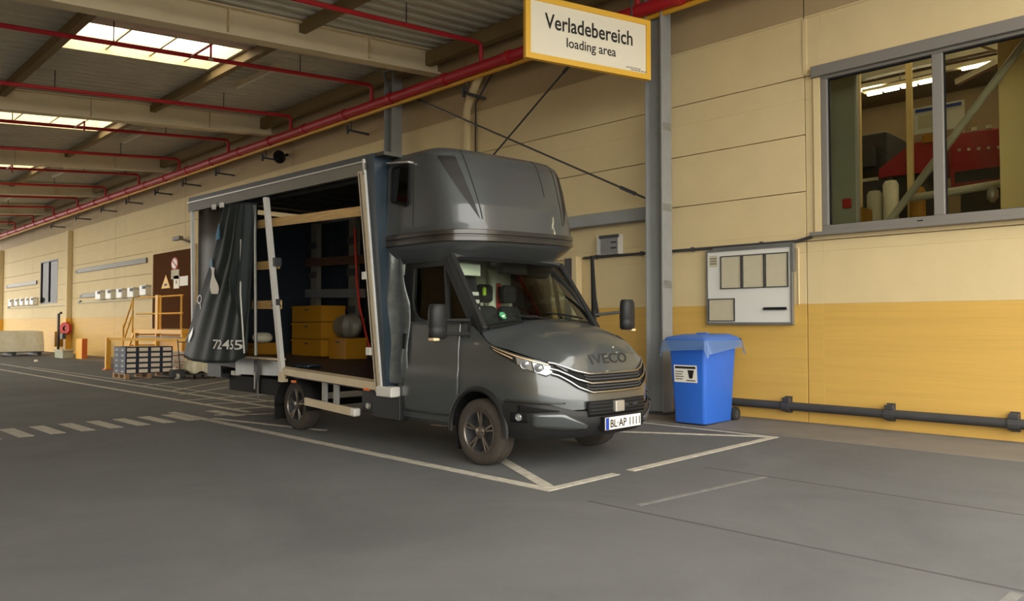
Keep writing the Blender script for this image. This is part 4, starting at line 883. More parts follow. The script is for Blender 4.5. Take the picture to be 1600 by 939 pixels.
# chassis and underbody
for s in (-1, 1): obj('chassis_rail', MB().bar((-12.3, YC + s * 0.42, 0.66), (-6.3, YC + s * 0.42, 0.62), 0.07, 0.16), 'black', T)
for x in (-11.8, -10.6, -8.6, -7.6): box('cross_member', 'black', T, x - 0.04, x + 0.04, BY0 + 0.08, BY1 - 0.08, 0.68, 0.76)
box('tail_lift_box', 'black', T, -11.75, -10.15, 5.42, 7.2, 0.42, 0.66, bevel=0.01); box('tail_plate', 'dark_steel', T, -12.3, -11.8, 5.3, 7.3, 0.62, 0.9)
tl = box('tail_light', 'white', T, -11.62, -11.50, 5.38, 5.42, 0.66, 0.73, bevel=0.008); box('light_lens', 'white', tl, -11.44, -11.34, 5.38, 5.42, 0.66, 0.73, bevel=0.008)
pipe('drop_pin', 'galv', T, [(-10.75, 5.40, 0.66), (-10.75, 5.40, 0.36)], 0.015, 6)
box('battery_box', 'plastic', T, -7.62, -7.10, BY0 + 0.06, BY0 + 0.6, 0.34, 0.63, bevel=0.02); box('filler_box', 'plastic', T, -7.95, -7.64, BY0 + 0.12, BY0 + 0.5, 0.38, 0.66, bevel=0.02)
obj('filler_cap', MB().lathe([(0, -0.02), (0.035, -0.02), (0.04, 0.02)], (-7.78, BY0 + 0.11, 0.47), (0, 1, 0), 14), 'alu', T, smooth=True)
gd = obj('side_guard', MB().bar((-9.12, BY0 + 0.02, 0.435), (-8.0, BY0 + 0.02, 0.385), 0.03, 0.10), 'alu_tan', T); box('guard_end', 'alu_white', gd, -8.03, -7.93, BY0 + 0.0, BY0 + 0.10, 0.33, 0.43, bevel=0.02)
for x in (-8.74, -8.46): box('guard_post', 'steel_grey', gd, x - 0.05, x + 0.05, BY0 + 0.07, BY0 + 0.10, 0.40, 0.72)
for x in (-9.42, -7.68): box('side_marker', 'orange', T, x - 0.05, x + 0.05, BY0 - 0.005, BY0 + 0.03, 0.665, 0.70, bevel=0.008)
fd = MB().grid(lambda a, b: (-9.54 - 0.43 * math.cos(math.pi * a), 5.27 + 0.34 * b, 0.30 + 0.44 * math.sin(math.pi * a)), 20, 2); obj('rear_fender', fd, 'black', T, smooth=True, solid=0.02)
box('mud_flap', 'black', T, -9.99, -9.96, 5.27, 5.6, 0.12, 0.45)
# --- wheels
def wheel(x, y, s, dirty='rubber_dusty'):
    """s: -1 faces the camera side"""
    c = Vector((x, y, 0.345)); R = 0.345; ax_ = (0, s, 0)
    w = obj('wheel', MB().lathe([(0.222, 0.105), (0.25, 0.118), (0.29, 0.118), (0.325, 0.105), (0.340, 0.085), (0.345, 0.05), (0.337, 0.045), (0.337, 0.030), (0.345, 0.025), (0.345, -0.02), (0.337, -0.025), (0.337, -0.04), (0.345, -0.045), (0.340, -0.09), (0.32, -0.108), (0.25, -0.112), (0.222, -0.10)], c, ax_, 48), dirty, T, smooth=True, angle=50)
    obj('rim', MB().lathe([(0.228, 0.112), (0.222, 0.104), (0.205, 0.095), (0.195, 0.03), (0.185, -0.02), (0.05, -0.03), (0.0, -0.03)], c, ax_, 40), 'dark_steel', w, smooth=True)
    obj('rim_lip', MB().lathe([(0.214, 0.098), (0.222, 0.112), (0.230, 0.108)], c, ax_, 40), 'alloy', w, smooth=True)
    for k in range(5):
        for dlt in (-0.13, 0.13):
            t0 = 2 * math.pi * k / 5 + 0.3; t1 = t0 + dlt
            p = c + Vector((math.cos(t0 + dlt * 0.3) * 0.05, s * 0.075, math.sin(t0 + dlt * 0.3) * 0.05)); q = c + Vector((math.cos(t1) * 0.212, s * 0.095, math.sin(t1) * 0.212))
            obj('spoke', MB().bar(p, q, 0.020, 0.022, (0, 1, 0)), 'alloy', w, bevel=0.004)
    obj('hub_cap', MB().lathe([(0.066, 0.05), (0.064, 0.09), (0.045, 0.105), (0.0, 0.108)], c, ax_, 20), 'alloy', w, smooth=True)
    for k in range(6): t0 = 2 * math.pi * k / 6; obj('wheel_nut', MB().lathe([(0.011, 0.08), (0.011, 0.104), (0, 0.106)], c + Vector((math.cos(t0) * 0.052, 0, math.sin(t0) * 0.052)), ax_, 6), 'dark_steel', w)
wheel(-5.80, 5.46, -1); wheel(-9.54, 5.46, -1); wheel(-5.80, 7.22, 1); wheel(-9.54, 7.22, 1)
for x in (-5.8, -9.54): pipe('axle', 'black', T, [(x, 5.5, 0.345), (x, 7.2, 0.345)], 0.05, 8)
# ================================================================== cargo in the truck (things standing on the cargo floor)
def crate(x, y, z, w, d, h, label):
    t = thing('storage_crate', label, 'crate', (x, y, z), 'yellow crates in the truck')
    m = MB(); th = 0.015
    m.box(x - w / 2, x + w / 2, y - d / 2, y + d / 2, z, z + th)
    for a in ((x - w / 2, x - w / 2 + th, y - d / 2, y + d / 2), (x + w / 2 - th, x + w / 2, y - d / 2, y + d / 2), (x - w / 2 + th, x + w / 2 - th, y - d / 2, y - d / 2 + th), (x - w / 2 + th, x + w / 2 - th, y + d / 2 - th, y + d / 2)): m.box(a[0], a[1], a[2], a[3], z + th, z + h)
    obj('shell', m, 'crate_yellow', t, bevel=0.004)
    m = MB(); o = 0.012
    for a in ((x - w / 2 - o, x + w / 2 + o, y - d / 2 - o, y - d / 2), (x + w / 2, x + w / 2 + o, y - d / 2, y + d / 2)): m.box(a[0], a[1], a[2], a[3], z + h - 0.035, z + h - 0.004)
    obj('rim', m, 'crate_yellow', t); box('grip', 'dark_steel', t, x - 0.06, x + 0.06, y - d / 2 - 0.003, y - d / 2 + 0.001, z + h - 0.08, z + h - 0.055)
zc = zb(-11.7) + 0.001
for k, (nm) in enumerate(('bottom', 'middle', 'top')): crate(-11.52, 6.88, zc + 0.285 * k, 0.96, 0.46, 0.277, 'yellow crate in the truck, %s of the tall stack' % nm)
crate(-10.66, 6.92, zb(-10.66) + 0.008, 0.50, 0.40, 0.34, 'single yellow crate in the truck beneath the crumpled pale sack'); crate(-12.2, 6.2, zb(-12.2) + 0.001, 0.30, 0.40, 0.20, 'small yellow crate at the rear of the truck floor')
sx, sy, sz = -10.66, 6.92, zb(-10.66) + 0.35
def sack(a, b):
    t = 2 * math.pi * a; r = (1 + 0.12 * math.sin(5 * t + 3 * b) + 0.08 * math.sin(9 * t)); p = math.pi * b
    return (sx + 0.29 * r * math.cos(t) * math.sin(p) ** 0.7, sy + 0.17 * r * math.sin(t) * math.sin(p) ** 0.7, sz + 0.19 + 0.195 * math.cos(p))
tag(obj('sack', MB().grid(sack, 32, 14), 'frame_grey', smooth=True), 'crumpled pale sack on a yellow crate in the truck', 'sack')
sx, sy, sz = -12.2, 6.2, zb(-12.2) + 0.2
tag(obj('wrapping_bundle', MB().grid(lambda a, b: (sx + 0.14 * math.cos(2 * math.pi * a) * math.sin(math.pi * b) ** 0.6 * (1 + 0.1 * math.sin(14 * a)), sy + 0.18 * math.sin(2 * math.pi * a) * math.sin(math.pi * b) ** 0.6, sz + 0.09 + 0.09 * math.cos(math.pi * b)), 20, 10), 'film_white', smooth=True), 'small pale wrapped bundle on the rear crate in the truck', 'bundle')
tag(obj('folded_blanket', MB().grid(lambda a, b: (-9.75 + 0.42 * a, 5.42 + 0.22 * b + 0.02 * math.sin(a * 12), zb(-9.6) + 0.022 + 0.02 * math.sin(a * 8) * math.sin(b * 3)), 14, 6), 'tarp_blue', smooth=True, solid=0.03), 'folded grey blue cloth lying on the truck floor by the post', 'cloth')

# ================================================================== hall interior seen through the window
obj_ = tag(box('hall_floor_slab', 'room_floor', None, -16, 6, YW + 0.26, YW + 9.2, 0.0, 0.02), 'dull grey floor of the hall behind the window', 'floor', kind='structure'); obj_.name = 'floor_hall'
t = thing('hall_column', 'broad cream column standing inside the hall at the window', 'column', (-1.9, 12.3, 0)); box('shaft', 'room_cream', t, -2.52, -1.2, 12.1, 12.5, 0.02, 7.0, bevel=0.01); box('base_block', 'room_cream', t, -2.56, -1.16, 12.06, 12.54, 0.02, 0.3)
t = thing('diagonal_brace', 'pale diagonal pipe brace behind the window panes', 'brace', (-3, 11.75, 2.5)); pipe('brace_tube', 'pipe_cream', t, [(-4.30, 11.85, 2.45), (-2.10, 11.85, 5.28), (-1.6, 11.85, 5.9)], 0.055, 12)
for p in ((-4.30, 11.85, 2.45), (-1.6, 11.85, 5.9)): obj('end_plate', MB().box(p[0] - 0.1, p[0] + 0.1, 11.78, 11.92, p[2] - 0.06, p[2] + 0.06), 'pipe_cream', t)
t = thing('cross_pipe', 'pale horizontal pipe behind the right window pane', 'pipe', (-2.8, 13, 3.6)); pipe('pipe_run', 'pipe_cream', t, [(-3.9, 12.9, 3.46), (-2.2, 12.7, 3.52), (-0.5, 12.7, 3.52)], 0.06, 10); obj('valve', MB().lathe([(0.03, -0.12), (0.075, -0.05), (0.075, 0.05), (0.03, 0.12)], (-2.75, 12.75, 3.36), (0, 0, 1), 12), 'alu', t, smooth=True)
t = thing('red_machine', 'large dark red machine housing behind the right window pane', 'machine', (-3.1, 14.4, 0)); box('housing', 'machine_red', t, -3.62, -2.2, 14.0, 15.2, 3.72, 4.62, bevel=0.03); box('plinth', 'machine_dark', t, -3.5, -2.3, 14.1, 15.1, 0.02, 3.72)
box('control_strip', 'machine_dark', t, -3.55, -2.9, 13.97, 14.0, 3.80, 3.98)
for k in range(6): box('row_lamp', 'paper', t, -3.5 + 0.14 * k, -3.46 + 0.14 * k, 13.975, 14.0, 4.32 - 0.012 * k, 4.36 - 0.012 * k); box('coupler', 'pipe_cream', t, -3.5 + 0.2 * k, -3.42 + 0.2 * k, 14.0, 14.1, 4.62, 4.68)
t = thing('red_hopper', 'sloping dark red hopper behind the left window pane', 'machine', (-4.2, 14.2, 0)); obj('hopper', MB().prism([(-4.75, 14.0, 4.05), (-3.85, 14.0, 4.05), (-3.85, 14.0, 4.62), (-4.25, 14.0, 4.55), (-4.75, 14.0, 4.2)], (0, 0.9, 0)), 'machine_red', t); box('leg_frame', 'machine_dark', t, -4.7, -3.9, 14.1, 14.8, 0.02, 4.05)
t = thing('dark_machine', 'dark machine cabinet at the back of the hall', 'machine', (-6.0, 16, 0)); box('body', 'machine_dark', t, -6.9, -5.2, 15.8, 17, 0.02, 5.3, bevel=0.03); box('hood', 'machine_dark', t, -6.4, -5.4, 15.6, 15.8, 4.6, 5.0); box('rail', 'pipe_cream', t, -6.5, -5.3, 15.55, 15.6, 4.30, 4.36)
for x, y, lb in ((-5.05, 13.9, 'left'), (-4.2, 13.9, 'right')):
    t = thing('yellow_post', 'slim yellow upright in the hall, the %s one of two behind the left pane' % lb, 'post', (x, y, 0), 'slim yellow uprights in the hall'); box('post', 'room_cream', t, x - 0.045, x + 0.045, y - 0.04, y + 0.04, 0.02, 6.99); box('foot', 'dark_steel', t, x - 0.1, x + 0.1, y - 0.1, y + 0.1, 0.02, 0.04)
t = thing('hall_poster', 'pale information board hanging in the hall', 'board', (-3.85, 13.6, 4.72)); box('sheet', 'board_white', t, -4.05, -3.3, 13.6, 13.62, 4.62, 5.06); box('heading', 'plate_blue', t, -4.02, -3.34, 13.59, 13.6, 4.98, 5.03); box('picture', 'paper', t, -3.98, -3.6, 13.59, 13.6, 4.70, 4.92)
pipe('hanging_wire', 'dark_steel', t, [(-3.7, 13.61, 5.06), (-3.7, 13.61, 7.0)], 0.006, 5)
tag(box('yellow_tag', 'crate_yellow', None, -3.92, -3.6, 13.58, 13.66, 4.45, 4.60, bevel=0.01), 'bright yellow box below the board in the hall', 'box')
bpy.data.objects['yellow_tag'].name = 'yellow_box'
for k, (x, y) in enumerate(((-5.55, 16.0), (-4.95, 15.3))):
    pass
t = thing('hall_lamp', 'row of lit tube lamps under the hall ceiling', 'lamp', (-5, 16, 6.2))
for k in range(4):
    x = -5.62 + 0.33 * k; o = pipe('tube', 'tube_glow', t, [(x, 16 - 0.02 * k, 6.16), (x + 0.27, 16 - 0.02 * k, 6.16)], 0.035, 8)
box('housing', 'beam_paint', t, -5.7, -4.3, 15.9, 16.1, 6.20, 6.26); pipe('wire', 'dark_steel', t, [(-5, 16, 6.26), (-5, 16, 6.99)], 0.01, 5)
for k in range(3):
    y = 13.2 + 2.4 * k; x0_, x1_ = -14, 4.5
    t = thing('hall_batten', 'lit ceiling batten inside the hall, %s from the window' % ('nearest', 'second', 'farthest')[k], 'lamp', (-4, y, 6.9), 'ceiling battens in the hall')
    box('tray', 'beam_paint', t, x0_, x1_, y - 0.08, y + 0.08, 6.90, 6.995)
    for j in range(6): pipe('tube', 'tube_glow', t, [(x0_ + 0.3 + 3.1 * j, y, 6.87), (x0_ + 1.8 + 3.1 * j, y, 6.87)], 0.03, 8)
t = thing('open_sash', 'grey green sliding panel standing inside the left pane', 'panel', (-4.5, 11.6, 2.8)); box('panel', 'sash_green', t, -4.72, -4.24, 11.55, 11.6, 2.6, 5.4); box('edge_rail', 'alu_white', t, -4.24, -4.21, 11.53, 11.62, 2.6, 5.4)
t = thing('hall_locker', 'yellow cupboard low behind the left pane', 'cupboard', (-4.55, 12.6, 0)); box('body', 'crate_yellow', t, -4.72, -4.45, 12.4, 12.8, 0.02, 3.32); box('door', 'crate_yellow', t, -4.70, -4.47, 12.38, 12.4, 0.1, 3.26); box('door_handle', 'dark_steel', t, -4.5, -4.48, 12.36, 12.38, 2.9, 3.1)
for k, (x, h, c, lb) in enumerate(((-4.62, 3.72, 'pipe_cream', 'pale tank at the left of the group behind the left pane'), (-4.36, 3.86, 'film_white', 'white tank in the middle of the group behind the left pane'), (-3.95, 3.70, 'crate_yellow', 'yellow tank at the right of the group behind the left pane'))):
    t = thing('tank', lb, 'tank', (x, 13.4, 0), 'tanks behind the left pane'); obj('shell', MB().lathe([(0, 0.02), (0.12, 0.02), (0.12, h - 0.06), (0.09, h), (0, h)], (x, 13.4, 0), (0, 0, 1), 16), c, t, smooth=True); obj('neck', MB().lathe([(0.03, h), (0.03, h + 0.06), (0, h + 0.06)], (x, 13.4, 0), (0, 0, 1), 10), 'dark_steel', t)
tag(box('alarm_unit', 'red', None, -4.42, -4.30, 11.48, 11.53, 3.2, 3.34, bevel=0.01), 'small red alarm unit at the window edge', 'alarm'); tag(obj('hall_truss', MB().bar((-14, 15.2, 6.3), (5, 15.2, 6.3), 0.15, 0.12).bar((-3.9, 13.8, 6.5), (-2.2, 15.0, 5.6), 0.1, 0.1).bar((-3.7, 14.8, 5.7), (-2.3, 14.2, 5.95), 0.1, 0.1), 'pipe_cream'), 'pale ceiling trusses inside the hall', 'truss')

# ================================================================== loads behind the truck
def pallet(x, y, wx, wy, label, m='pallet_wood'):
    t = thing('pallet', label, 'pallet', (x, y, 0), 'wooden pallets behind the truck')
    for k in range(5): yy = y - wy / 2 + 0.05 + (wy - 0.1) * k / 4; box('deck_board', m, t, x - wx / 2, x + wx / 2, yy - 0.05, yy + 0.05, 0.118, 0.14)
    for i in (-1, 0, 1):
        for j in (-1, 0, 1): box('block', m, t, x + i * (wx / 2 - 0.07) - 0.07, x + i * (wx / 2 - 0.07) + 0.07, y + j * (wy / 2 - 0.06) - 0.05, y + j * (wy / 2 - 0.06) + 0.05, 0.022, 0.118)
        box('runner', m, t, x - wx / 2, x + wx / 2, y + i * (wy / 2 - 0.06) - 0.05, y + i * (wy / 2 - 0.06) + 0.05, 0.0, 0.022)
pallet(-21.85, 7.62, 1.0, 1.24, 'wooden pallet under the stacked dark boxes')
names = ['bottom', 'second', 'third', 'fourth', 'top']; cols_ = ['leftmost', 'second', 'third', 'rightmost']
proto = None; W_, D_, H_ = 0.30, 0.44, 0.142
for c in range(4):
    for r in range(5):
        for d in range(2):
            if d == 1 and c > 0: continue
            x, y, z = -21.36 - D_ / 2 - d * (D_ + 0.01), 7.155 + c * 0.308, 0.141 + r * (H_ + 0.001)
            lb = ('dark blue box with white label, %s row, %s column of the pallet stack' % (names[r], cols_[c])) if d == 0 else ('plain dark blue box in the rear of the stack, %s row' % names[r])
            if proto is None:
                t = thing('storage_box', lb, 'box', (x, y, z), 'dark boxes stacked on the pallet'); proto = t
                box('carton', 'case_blue', t, x - D_ / 2, x + D_ / 2, y - W_ / 2, y + W_ / 2, z, z + H_ - 0.012, bevel=0.004); box('lid', 'case_blue', t, x - D_ / 2 - 0.004, x + D_ / 2 + 0.004, y - W_ / 2 - 0.003, y + W_ / 2 + 0.003, z + H_ - 0.012, z + H_, bevel=0.003)
                box('label_sheet', 'case_label', t, x + D_ / 2, x + D_ / 2 + 0.005, y - 0.112, y + 0.112, z + 0.024, z + 0.116); box('side_mark', 'ring_white', t, x - 0.05, x + 0.05, y - W_ / 2 - 0.003, y - W_ / 2, z + 0.04, z + 0.075)
            else: dup(proto, Vector((x, y, z)) - WO[proto], lb)
pallet(-22.6, 9.0, 1.0, 1.0, 'wooden pallet half hidden behind the truck curtain')
for k, (y, z, h, lb) in enumerate(((8.72, 0.141, 0.16, 'lower pale carton on the half hidden pallet'), (8.75, 0.302, 0.15, 'middle pale carton on the half hidden pallet'), (8.62, 0.453, 0.22, 'upper pale carton on the half hidden pallet'))):
    t = thing('carton', lb, 'carton', (-22.4, y, z), 'pale cartons on the half hidden pallet'); box('body', 'case_label', t, -22.75, -22.1, y - 0.22, y + 0.22, z, z + h, bevel=0.006); box('tape', 'red', t, -22.099, -22.095, y - 0.2, y + 0.2, z + h * 0.45, z + h * 0.55)
m = MB()
t = thing('hand_truck', 'dark folded hand truck leaning by the half hidden pallet', 'hand truck', (-21.9, 8.75, 0))
for dy in (-0.12, 0.12): pipe('upright', 'dark_steel', t, [(-21.75, 8.72 + dy, 0.02), (-21.98, 8.72 + dy, 1.02)], 0.016, 6)
for z in (0.3, 0.6, 0.95): pipe('rung', 'dark_steel', t, [(-21.755 - 0.23 * z, 8.6, z), (-21.755 - 0.23 * z, 8.84, z)], 0.012, 6)
# white draped load on low dolly
wx, wy = -20.55, 8.62
t = thing('dolly', 'low dark dolly under the white draped load', 'dolly', (wx, wy, 0)); box('platform', 'dark_steel', t, wx - 0.45, wx + 0.45, wy - 0.34, wy + 0.34, 0.11, 0.15)
for i in (-1, 1):
    for j in (-1, 1): obj('caster', MB().lathe([(0, -0.02), (0.055, -0.02), (0.055, 0.02), (0, 0.02)], (wx + i * 0.36, wy + j * 0.26, 0.055), (0, 1, 0), 12), 'rubber', t)
def drape(a, b):
    t_ = 2 * math.pi * a; sq = 1 / max(abs(math.cos(t_)), abs(math.sin(t_))); sq = min(sq, 1.25); k = min(1, b * 1.6); zz = 0.46 if b < 0.5 else 0.46 - (b - 0.5) * 2 * (0.30 + 0.05 * math.sin(t_ * 5))
    r = (b * 2 if b < 0.5 else 1 + 0.12 * (b - 0.5)) ; wob = 1 + (0.05 * math.sin(t_ * 7) if b > 0.5 else 0)
    return (wx + 0.40 * r * sq * math.cos(t_) * wob, wy + 0.30 * r * sq * math.sin(t_) * wob, zz)
tag(obj('draped_load', MB().grid(drape, 48, 12), 'film_white', smooth=True, solid=0.01), 'low load draped in white film behind the truck', 'load')
t = thing('pallet_jack', 'low dark pallet truck beside the white draped load', 'pallet truck', (-20.7, 8.05, 0)); box('fork', 'dark_steel', t, -21.6, -20.5, 7.98, 8.10, 0.05, 0.10); box('head', 'dark_steel', t, -20.62, -20.42, 7.86, 8.2, 0.05, 0.26, bevel=0.02)
obj('steer_wheel', MB().lathe([(0, -0.04), (0.08, -0.04), (0.08, 0.04), (0, 0.04)], (-20.45, 8.0, 0.08), (0, 1, 0), 14), 'alu_white', t, smooth=True); obj('orange_cap', MB().ball((-20.5, 7.95, 0.27), (0.06, 0.06, 0.05)), 'case_label', t)
t = thing('plank_bundle', 'long pale planks lying behind the truck curtain', 'planks', (-19.4, 9.1, 0))
for k in range(3): obj('plank', MB().bar((-20.2, 9.12 + 0.16 * k, 0.16 + 0.03 * k), (-17.6, 9.3 + 0.16 * k, 0.14 + 0.03 * k), 0.14, 0.03), 'film_white', t)
for x in (-20.0, -17.9): box('bearer', 'dark_steel', t, x - 0.04, x + 0.04, 9.05, 9.75, 0, 0.14)

# ================================================================== dock door, stairs and rails
d1 = thing('door_1', 'dark brown dock door with safety notices, reached by yellow stairs', 'door', (-28.4, YW, 1.3), kind='structure')
box('door_leaf', 'door_brown', d1, -30.1, -26.4, YW - 0.06, YW - 0.005, 1.3, 4.12); m = MB()
for a in ((-30.22, -30.1, 1.3, 4.24), (-26.4, -26.28, 1.3, 4.24), (-30.1, -26.4, 4.12, 4.24)): m.box(a[0], a[1], YW - 0.09, YW - 0.004, a[2], a[3])
obj('door_frame', m, 'cream', d1)
def notice(name, lb, m_, x, z, w, h, pts=None):
    o = obj(name, MB().prism([(x + p[0] * w, YW - 0.075, z + p[1] * h) for p in (pts or ((-.5, -.5), (.5, -.5), (.5, .5), (-.5, .5)))], (0, 0.012, 0)), m_, d1, fixn=True); o['label'] = lb; return o
circ = [(0.5 * math.cos(2 * math.pi * i / 24), 0.5 * math.sin(2 * math.pi * i / 24)) for i in range(24)]
o = notice('prohibition_sign', 'round red prohibition sign', 'red', -28.05, 3.66, 0.62, 0.46, circ)
obj('sign_field', MB().prism([(-28.05 + p[0] * 0.48, YW - 0.08, 3.66 + p[1] * 0.34) for p in circ], (0, 0.006, 0)), 'white', o, fixn=True); obj('slash', MB().bar((-28.25, YW - 0.084, 3.78), (-27.85, YW - 0.084, 3.54), 0.01, 0.05), 'red', o)
notice('notice_sheet', 'pale paper notice', 'paper', -28.0, 3.27, 0.72, 0.34); o = notice('notice_sheet', 'white paper notice with a mark', 'case_label', -27.86, 2.98, 0.5, 0.46); box('notice_mark', 'dark_steel', o, -27.9, -27.82, YW - 0.08, YW - 0.075, 2.92, 3.04); notice('notice_sheet', 'wide white paper notice', 'white', -27.2, 3.0, 0.72, 0.34)
o = notice('warning_triangle', 'yellow warning triangle', 'sign_yellow', -28.85, 3.04, 0.86, 0.5, ((-.5, -.5), (.5, -.5), (0, .5))); box('triangle_mark', 'ink', o, -28.98, -28.74, YW - 0.08, YW - 0.075, 2.88, 2.96)
py0 = 9.75
t = thing('dock_platform', 'yellow edged platform in front of the brown dock door', 'platform', (-28, 10.3, 0)); box('slab', 'rail_yellow', t, -29.0, -24.6, py0, YW - 0.1, 1.14, 1.28)
for x in (-28.9, -26.9, -24.7): box('leg', 'rail_yellow', t, x - 0.06, x + 0.06, py0 + 0.03, py0 + 0.15, 0, 1.14)
box('riser', 'rail_yellow', t, -29.0, -24.6, YW - 0.16, YW - 0.1, 0.02, 1.14); box('edge_rail', 'dark_steel', t, -28.6, -24.6, py0 - 0.01, py0, 1.0, 1.04)
t = thing('platform_railing', 'yellow guard railing in front of the brown door', 'railing', (-27, py0, 1.28))
for z in (1.30 + 1.10, 1.30 + 0.52): pipe('rail', 'rail_yellow', t, [(-28.85, py0 + 0.06, z), (-24.7, py0 + 0.06, z)], 0.028, 8)
for x in (-26.55, -24.8): pipe('post', 'rail_yellow', t, [(x, py0 + 0.06, 1.28), (x, py0 + 0.06, 2.42)], 0.03, 8)
box('wide_post', 'rail_yellow', t, -26.95, -26.72, py0 + 0.02, py0 + 0.12, 1.28, 2.46)
t = thing('dock_stairs', 'yellow steel stairs beside the platform', 'stairs', (-29.5, 10, 0))
for k in range(6): box('step', 'rail_yellow', t, -29.02 - 0.2 * (k + 1), -29.02 - 0.2 * k, py0 + 0.05, YW - 0.1, 1.06 - 0.2 * k, 1.10 - 0.2 * k)
for y in (py0 + 0.06, YW - 0.2): obj('stringer', MB().bar((-30.25, y, 0.08), (-29.05, y, 1.18), 0.05, 0.16), 'rail_yellow', t)
for dz in (1.05, 0.55): pipe('handrail', 'rail_yellow', t, [(-29.95, py0 + 0.0, 0.28 + dz), (-28.98, py0 + 0.0, 1.36 + dz)], 0.03, 8)
for x, z in ((-29.93, 0.36), (-28.98, 1.34)): pipe('handrail_post', 'rail_yellow', t, [(x, py0 - 0.02, z - 0.2), (x, py0 - 0.02, z + 1.08)], 0.03, 8)
t = thing('crash_rail', 'low yellow crash rail with a bolted post by the boxes', 'rail', (-26.3, 8.2, 0))
for x, y in ((-26.3, 8.1), (-22.9, 9.75)): box('post', 'rail_yellow', t, x - 0.07, x + 0.07, y - 0.07, y + 0.07, 0.0, 1.02); box('base_plate', 'orange', t, x - 0.13, x + 0.13, y - 0.12, y + 0.12, 0, 0.03)
obj('rail', MB().bar((-26.3, 8.1, 0.98), (-22.9, 9.75, 0.98), 0.07, 0.09), 'rail_yellow', t)

# ================================================================== far wall fittings
def vent(x, lb, z=2.53):
    t = thing('wall_vent', lb, 'vent', (x, 10.8, z), 'white hooded wall vents'); box('housing', 'alu_white', t, x - 0.34, x + 0.34, 10.66, 10.885, z, z + 0.40, bevel=0.02); box('opening', 'machine_dark', t, x + 0.02, x + 0.32, 10.64, 10.67, z + 0.24, z + 0.36); box('flap', 'white', t, x + 0.34, x + 0.36, 10.68, 10.88, z + 0.02, z + 0.30)
for k, x in enumerate((-36.1, -34.75, -33.4, -32.1)): vent(x, 'white hooded wall vent, %s of the row left of the dock door' % ('farthest', 'second farthest', 'third farthest', 'fourth farthest')[k])
vent(-30.75, 'white hooded wall vent nearest the brown dock door', 2.58)
for k, x in enumerate((-52.0, -50.6, -49.4, -48.2, -47.2)): vent(x, 'small white wall vent left of the far window, %s in the row' % ('leftmost', 'second', 'third', 'fourth', 'rightmost')[k], 2.50)
for nm, lb, x0, x1, z in (('wall_duct', 'grey duct on the wall left of the dock door', -39.7, -30.9, 3.86), ('wall_duct', 'short grey duct end beside the row of vents', -39.0, -36.9, 2.68), ('wall_duct', 'grey ledge under the row of vents', -39.2, -30.4, 2.42), ('wall_duct', 'thin grey duct left of the far window', -53.5, -47.0, 3.62), ('wall_duct', 'grey ledge under the far window', -53.0, -41.3, 2.36)):
    t = thing(nm, lb, 'duct', ((x0 + x1) / 2, 10.85, z)); box('body', 'frame_grey' if z > 2.5 else 'paper', t, x0, x1, 10.83, 10.885, z, z + (0.2 if z > 2.5 else 0.07), bevel=0.01); box('end_cap', 'dark_steel', t, x0 - 0.3, x0 - 0.001, 10.82, 10.885, z + 0.01, z + 0.14)
w2 = thing('window_2', 'narrow tall window far along the wall', 'window', (-44.8, YW, 2.5), kind='structure'); a, b, c, d = FAR; m = MB()
m.box(a, b, YW - 0.01, YW + 0.1, c, c + 0.07); m.box(a, b, YW - 0.01, YW + 0.1, d - 0.07, d); m.box(a, a + 0.08, YW - 0.01, YW + 0.1, c + 0.07, d - 0.07); m.box(b - 0.08, b, YW - 0.01, YW + 0.1, c + 0.07, d - 0.07); m.box(a + 1.5, a + 1.58, YW - 0.01, YW + 0.1, c + 0.07, d - 0.07)
obj('window_frame', m, 'dark_steel', w2); box('pane', 'glass_win', w2, a + 0.08, b - 0.08, YW + 0.04, YW + 0.045, c + 0.07, d - 0.07); box('room_back', 'machine_dark', w2, a - 0.5, b + 0.5, YW + 1.6, YW + 1.7, c - 0.5, d + 0.5)
box('blind', 'alu_white', w2, a + 1.6, b - 0.7, YW + 0.12, YW + 0.14, c + 0.25, c + 1.1)
t = thing('wall_camera', 'small grey security camera above the dock door', 'camera', (-27.0, 10.7, 4.5)); box('body', 'frame_grey', t, -27.45, -26.85, 10.5, 10.66, 4.42, 4.56, bevel=0.02); obj('arm', MB().bar((-26.95, 10.58, 4.48), (-26.8, 10.88, 4.36), 0.08, 0.08), 'frame_grey', t)
t = thing('loudspeaker', 'small black loudspeaker high on the wall above the truck box', 'loudspeaker', (-19.9, 10.6, 6.12)); obj('horn', MB().lathe([(0.06, 0.0), (0.08, 0.12), (0.19, 0.30), (0.17, 0.28), (0.0, 0.1)], (-19.95, 10.75, 6.32), (0.55, -0.75, -0.3), 16), 'black', t, smooth=True); obj('bracket', MB().bar((-19.95, 10.74, 6.32), (-19.95, 10.88, 6.38), 0.05, 0.08), 'black', t)
t = thing('hydrant_post', 'fire hose station with red coil at the far yellow wall', 'hydrant', (-40.0, 10.4, 0)); pipe('post', 'dark_steel', t, [(-41.7, 10.6, 0), (-41.7, 10.6, 1.95), (-41.3, 10.6, 2.0)], 0.06, 8)
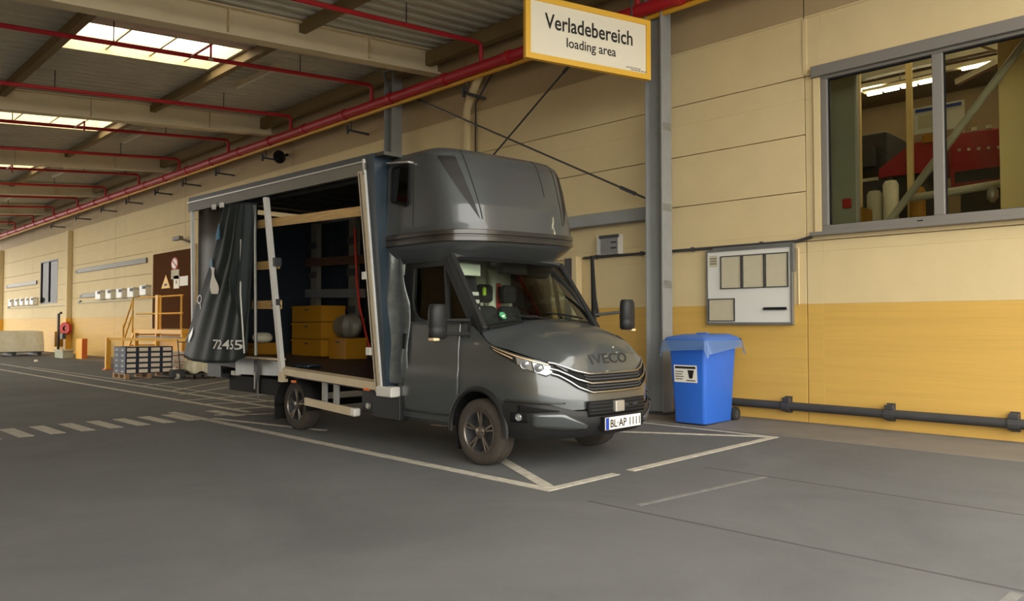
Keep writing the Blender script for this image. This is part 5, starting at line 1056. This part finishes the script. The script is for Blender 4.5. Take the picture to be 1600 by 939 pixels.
obj('hose_coil', MB().lathe([(0.12, -0.06), (0.3, -0.07), (0.3, 0.07), (0.12, 0.06)], (-40.6, 10.62, 1.25), (0.5, -1, 0), 20), 'red', t, smooth=True); box('cabinet', 'gas_yellow', t, -42.6, -41.95, 10.5, 10.86, 0.35, 1.1, bevel=0.01); box('valve_block', 'dark_steel', t, -40.85, -40.45, 10.45, 10.6, 0.75, 1.02)
t = thing('protection_post', 'thick yellow protection post at the foot of the far pilaster', 'bollard', (-35.3, 9.9, 0)); box('body', 'rail_yellow', t, -35.75, -34.95, 9.75, 9.95, 0.0, 0.85, bevel=0.01); box('side_plate', 'orange', t, -34.95, -34.90, 9.75, 9.95, 0.0, 0.85)
t = thing('water_tray', 'low grey green tray beside the yellow protection post', 'tray', (-36.6, 9.6, 0)); box('base', 'sash_green', t, -37.3, -36.1, 9.35, 9.75, 0, 0.32, bevel=0.02); box('rim', 'pipe_cream', t, -37.34, -36.06, 9.31, 9.79, 0.32, 0.36)
px_, py_ = -41.3, 8.5
t = thing('pallet', 'dark pallet under the white wrapped load at the far left', 'pallet', (px_, py_, 0), 'wooden pallets behind the truck')
for i in (-1, 0, 1): box('runner', 'dark_steel', t, px_ - 0.9, px_ + 0.9, py_ + i * 1.0 - 0.08, py_ + i * 1.0 + 0.08, 0, 0.16)
box('deck', 'dark_steel', t, px_ - 0.95, px_ + 0.95, py_ - 1.15, py_ + 1.15, 0.16, 0.2)
def wrapped(a, b):
    t_ = 2 * math.pi * a; c_, s_ = math.cos(t_), math.sin(t_); sq = min(1 / max(abs(c_), abs(s_)), 1.34); z = 0.2 + 0.95 * min(1, b / 0.7); r = 1.0 if b < 0.7 else 1 - (b - 0.7) / 0.3; wob = 1 + 0.02 * math.sin(9 * t_ + 4 * b)
    return (px_ + 0.98 * sq * c_ * r * wob, py_ + 1.2 * sq * s_ * r * wob, z)
tag(obj('wrapped_load', MB().grid(wrapped, 56, 12), 'film_white', smooth=True), 'white film wrapped load on a pallet at the far left edge', 'load')
tag(obj('litter', MB().ball((-33.4, 7.75, 0.05), (0.1, 0.08, 0.05), 8, 6), 'white'), 'small white scrap of litter on the asphalt far left', 'litter')
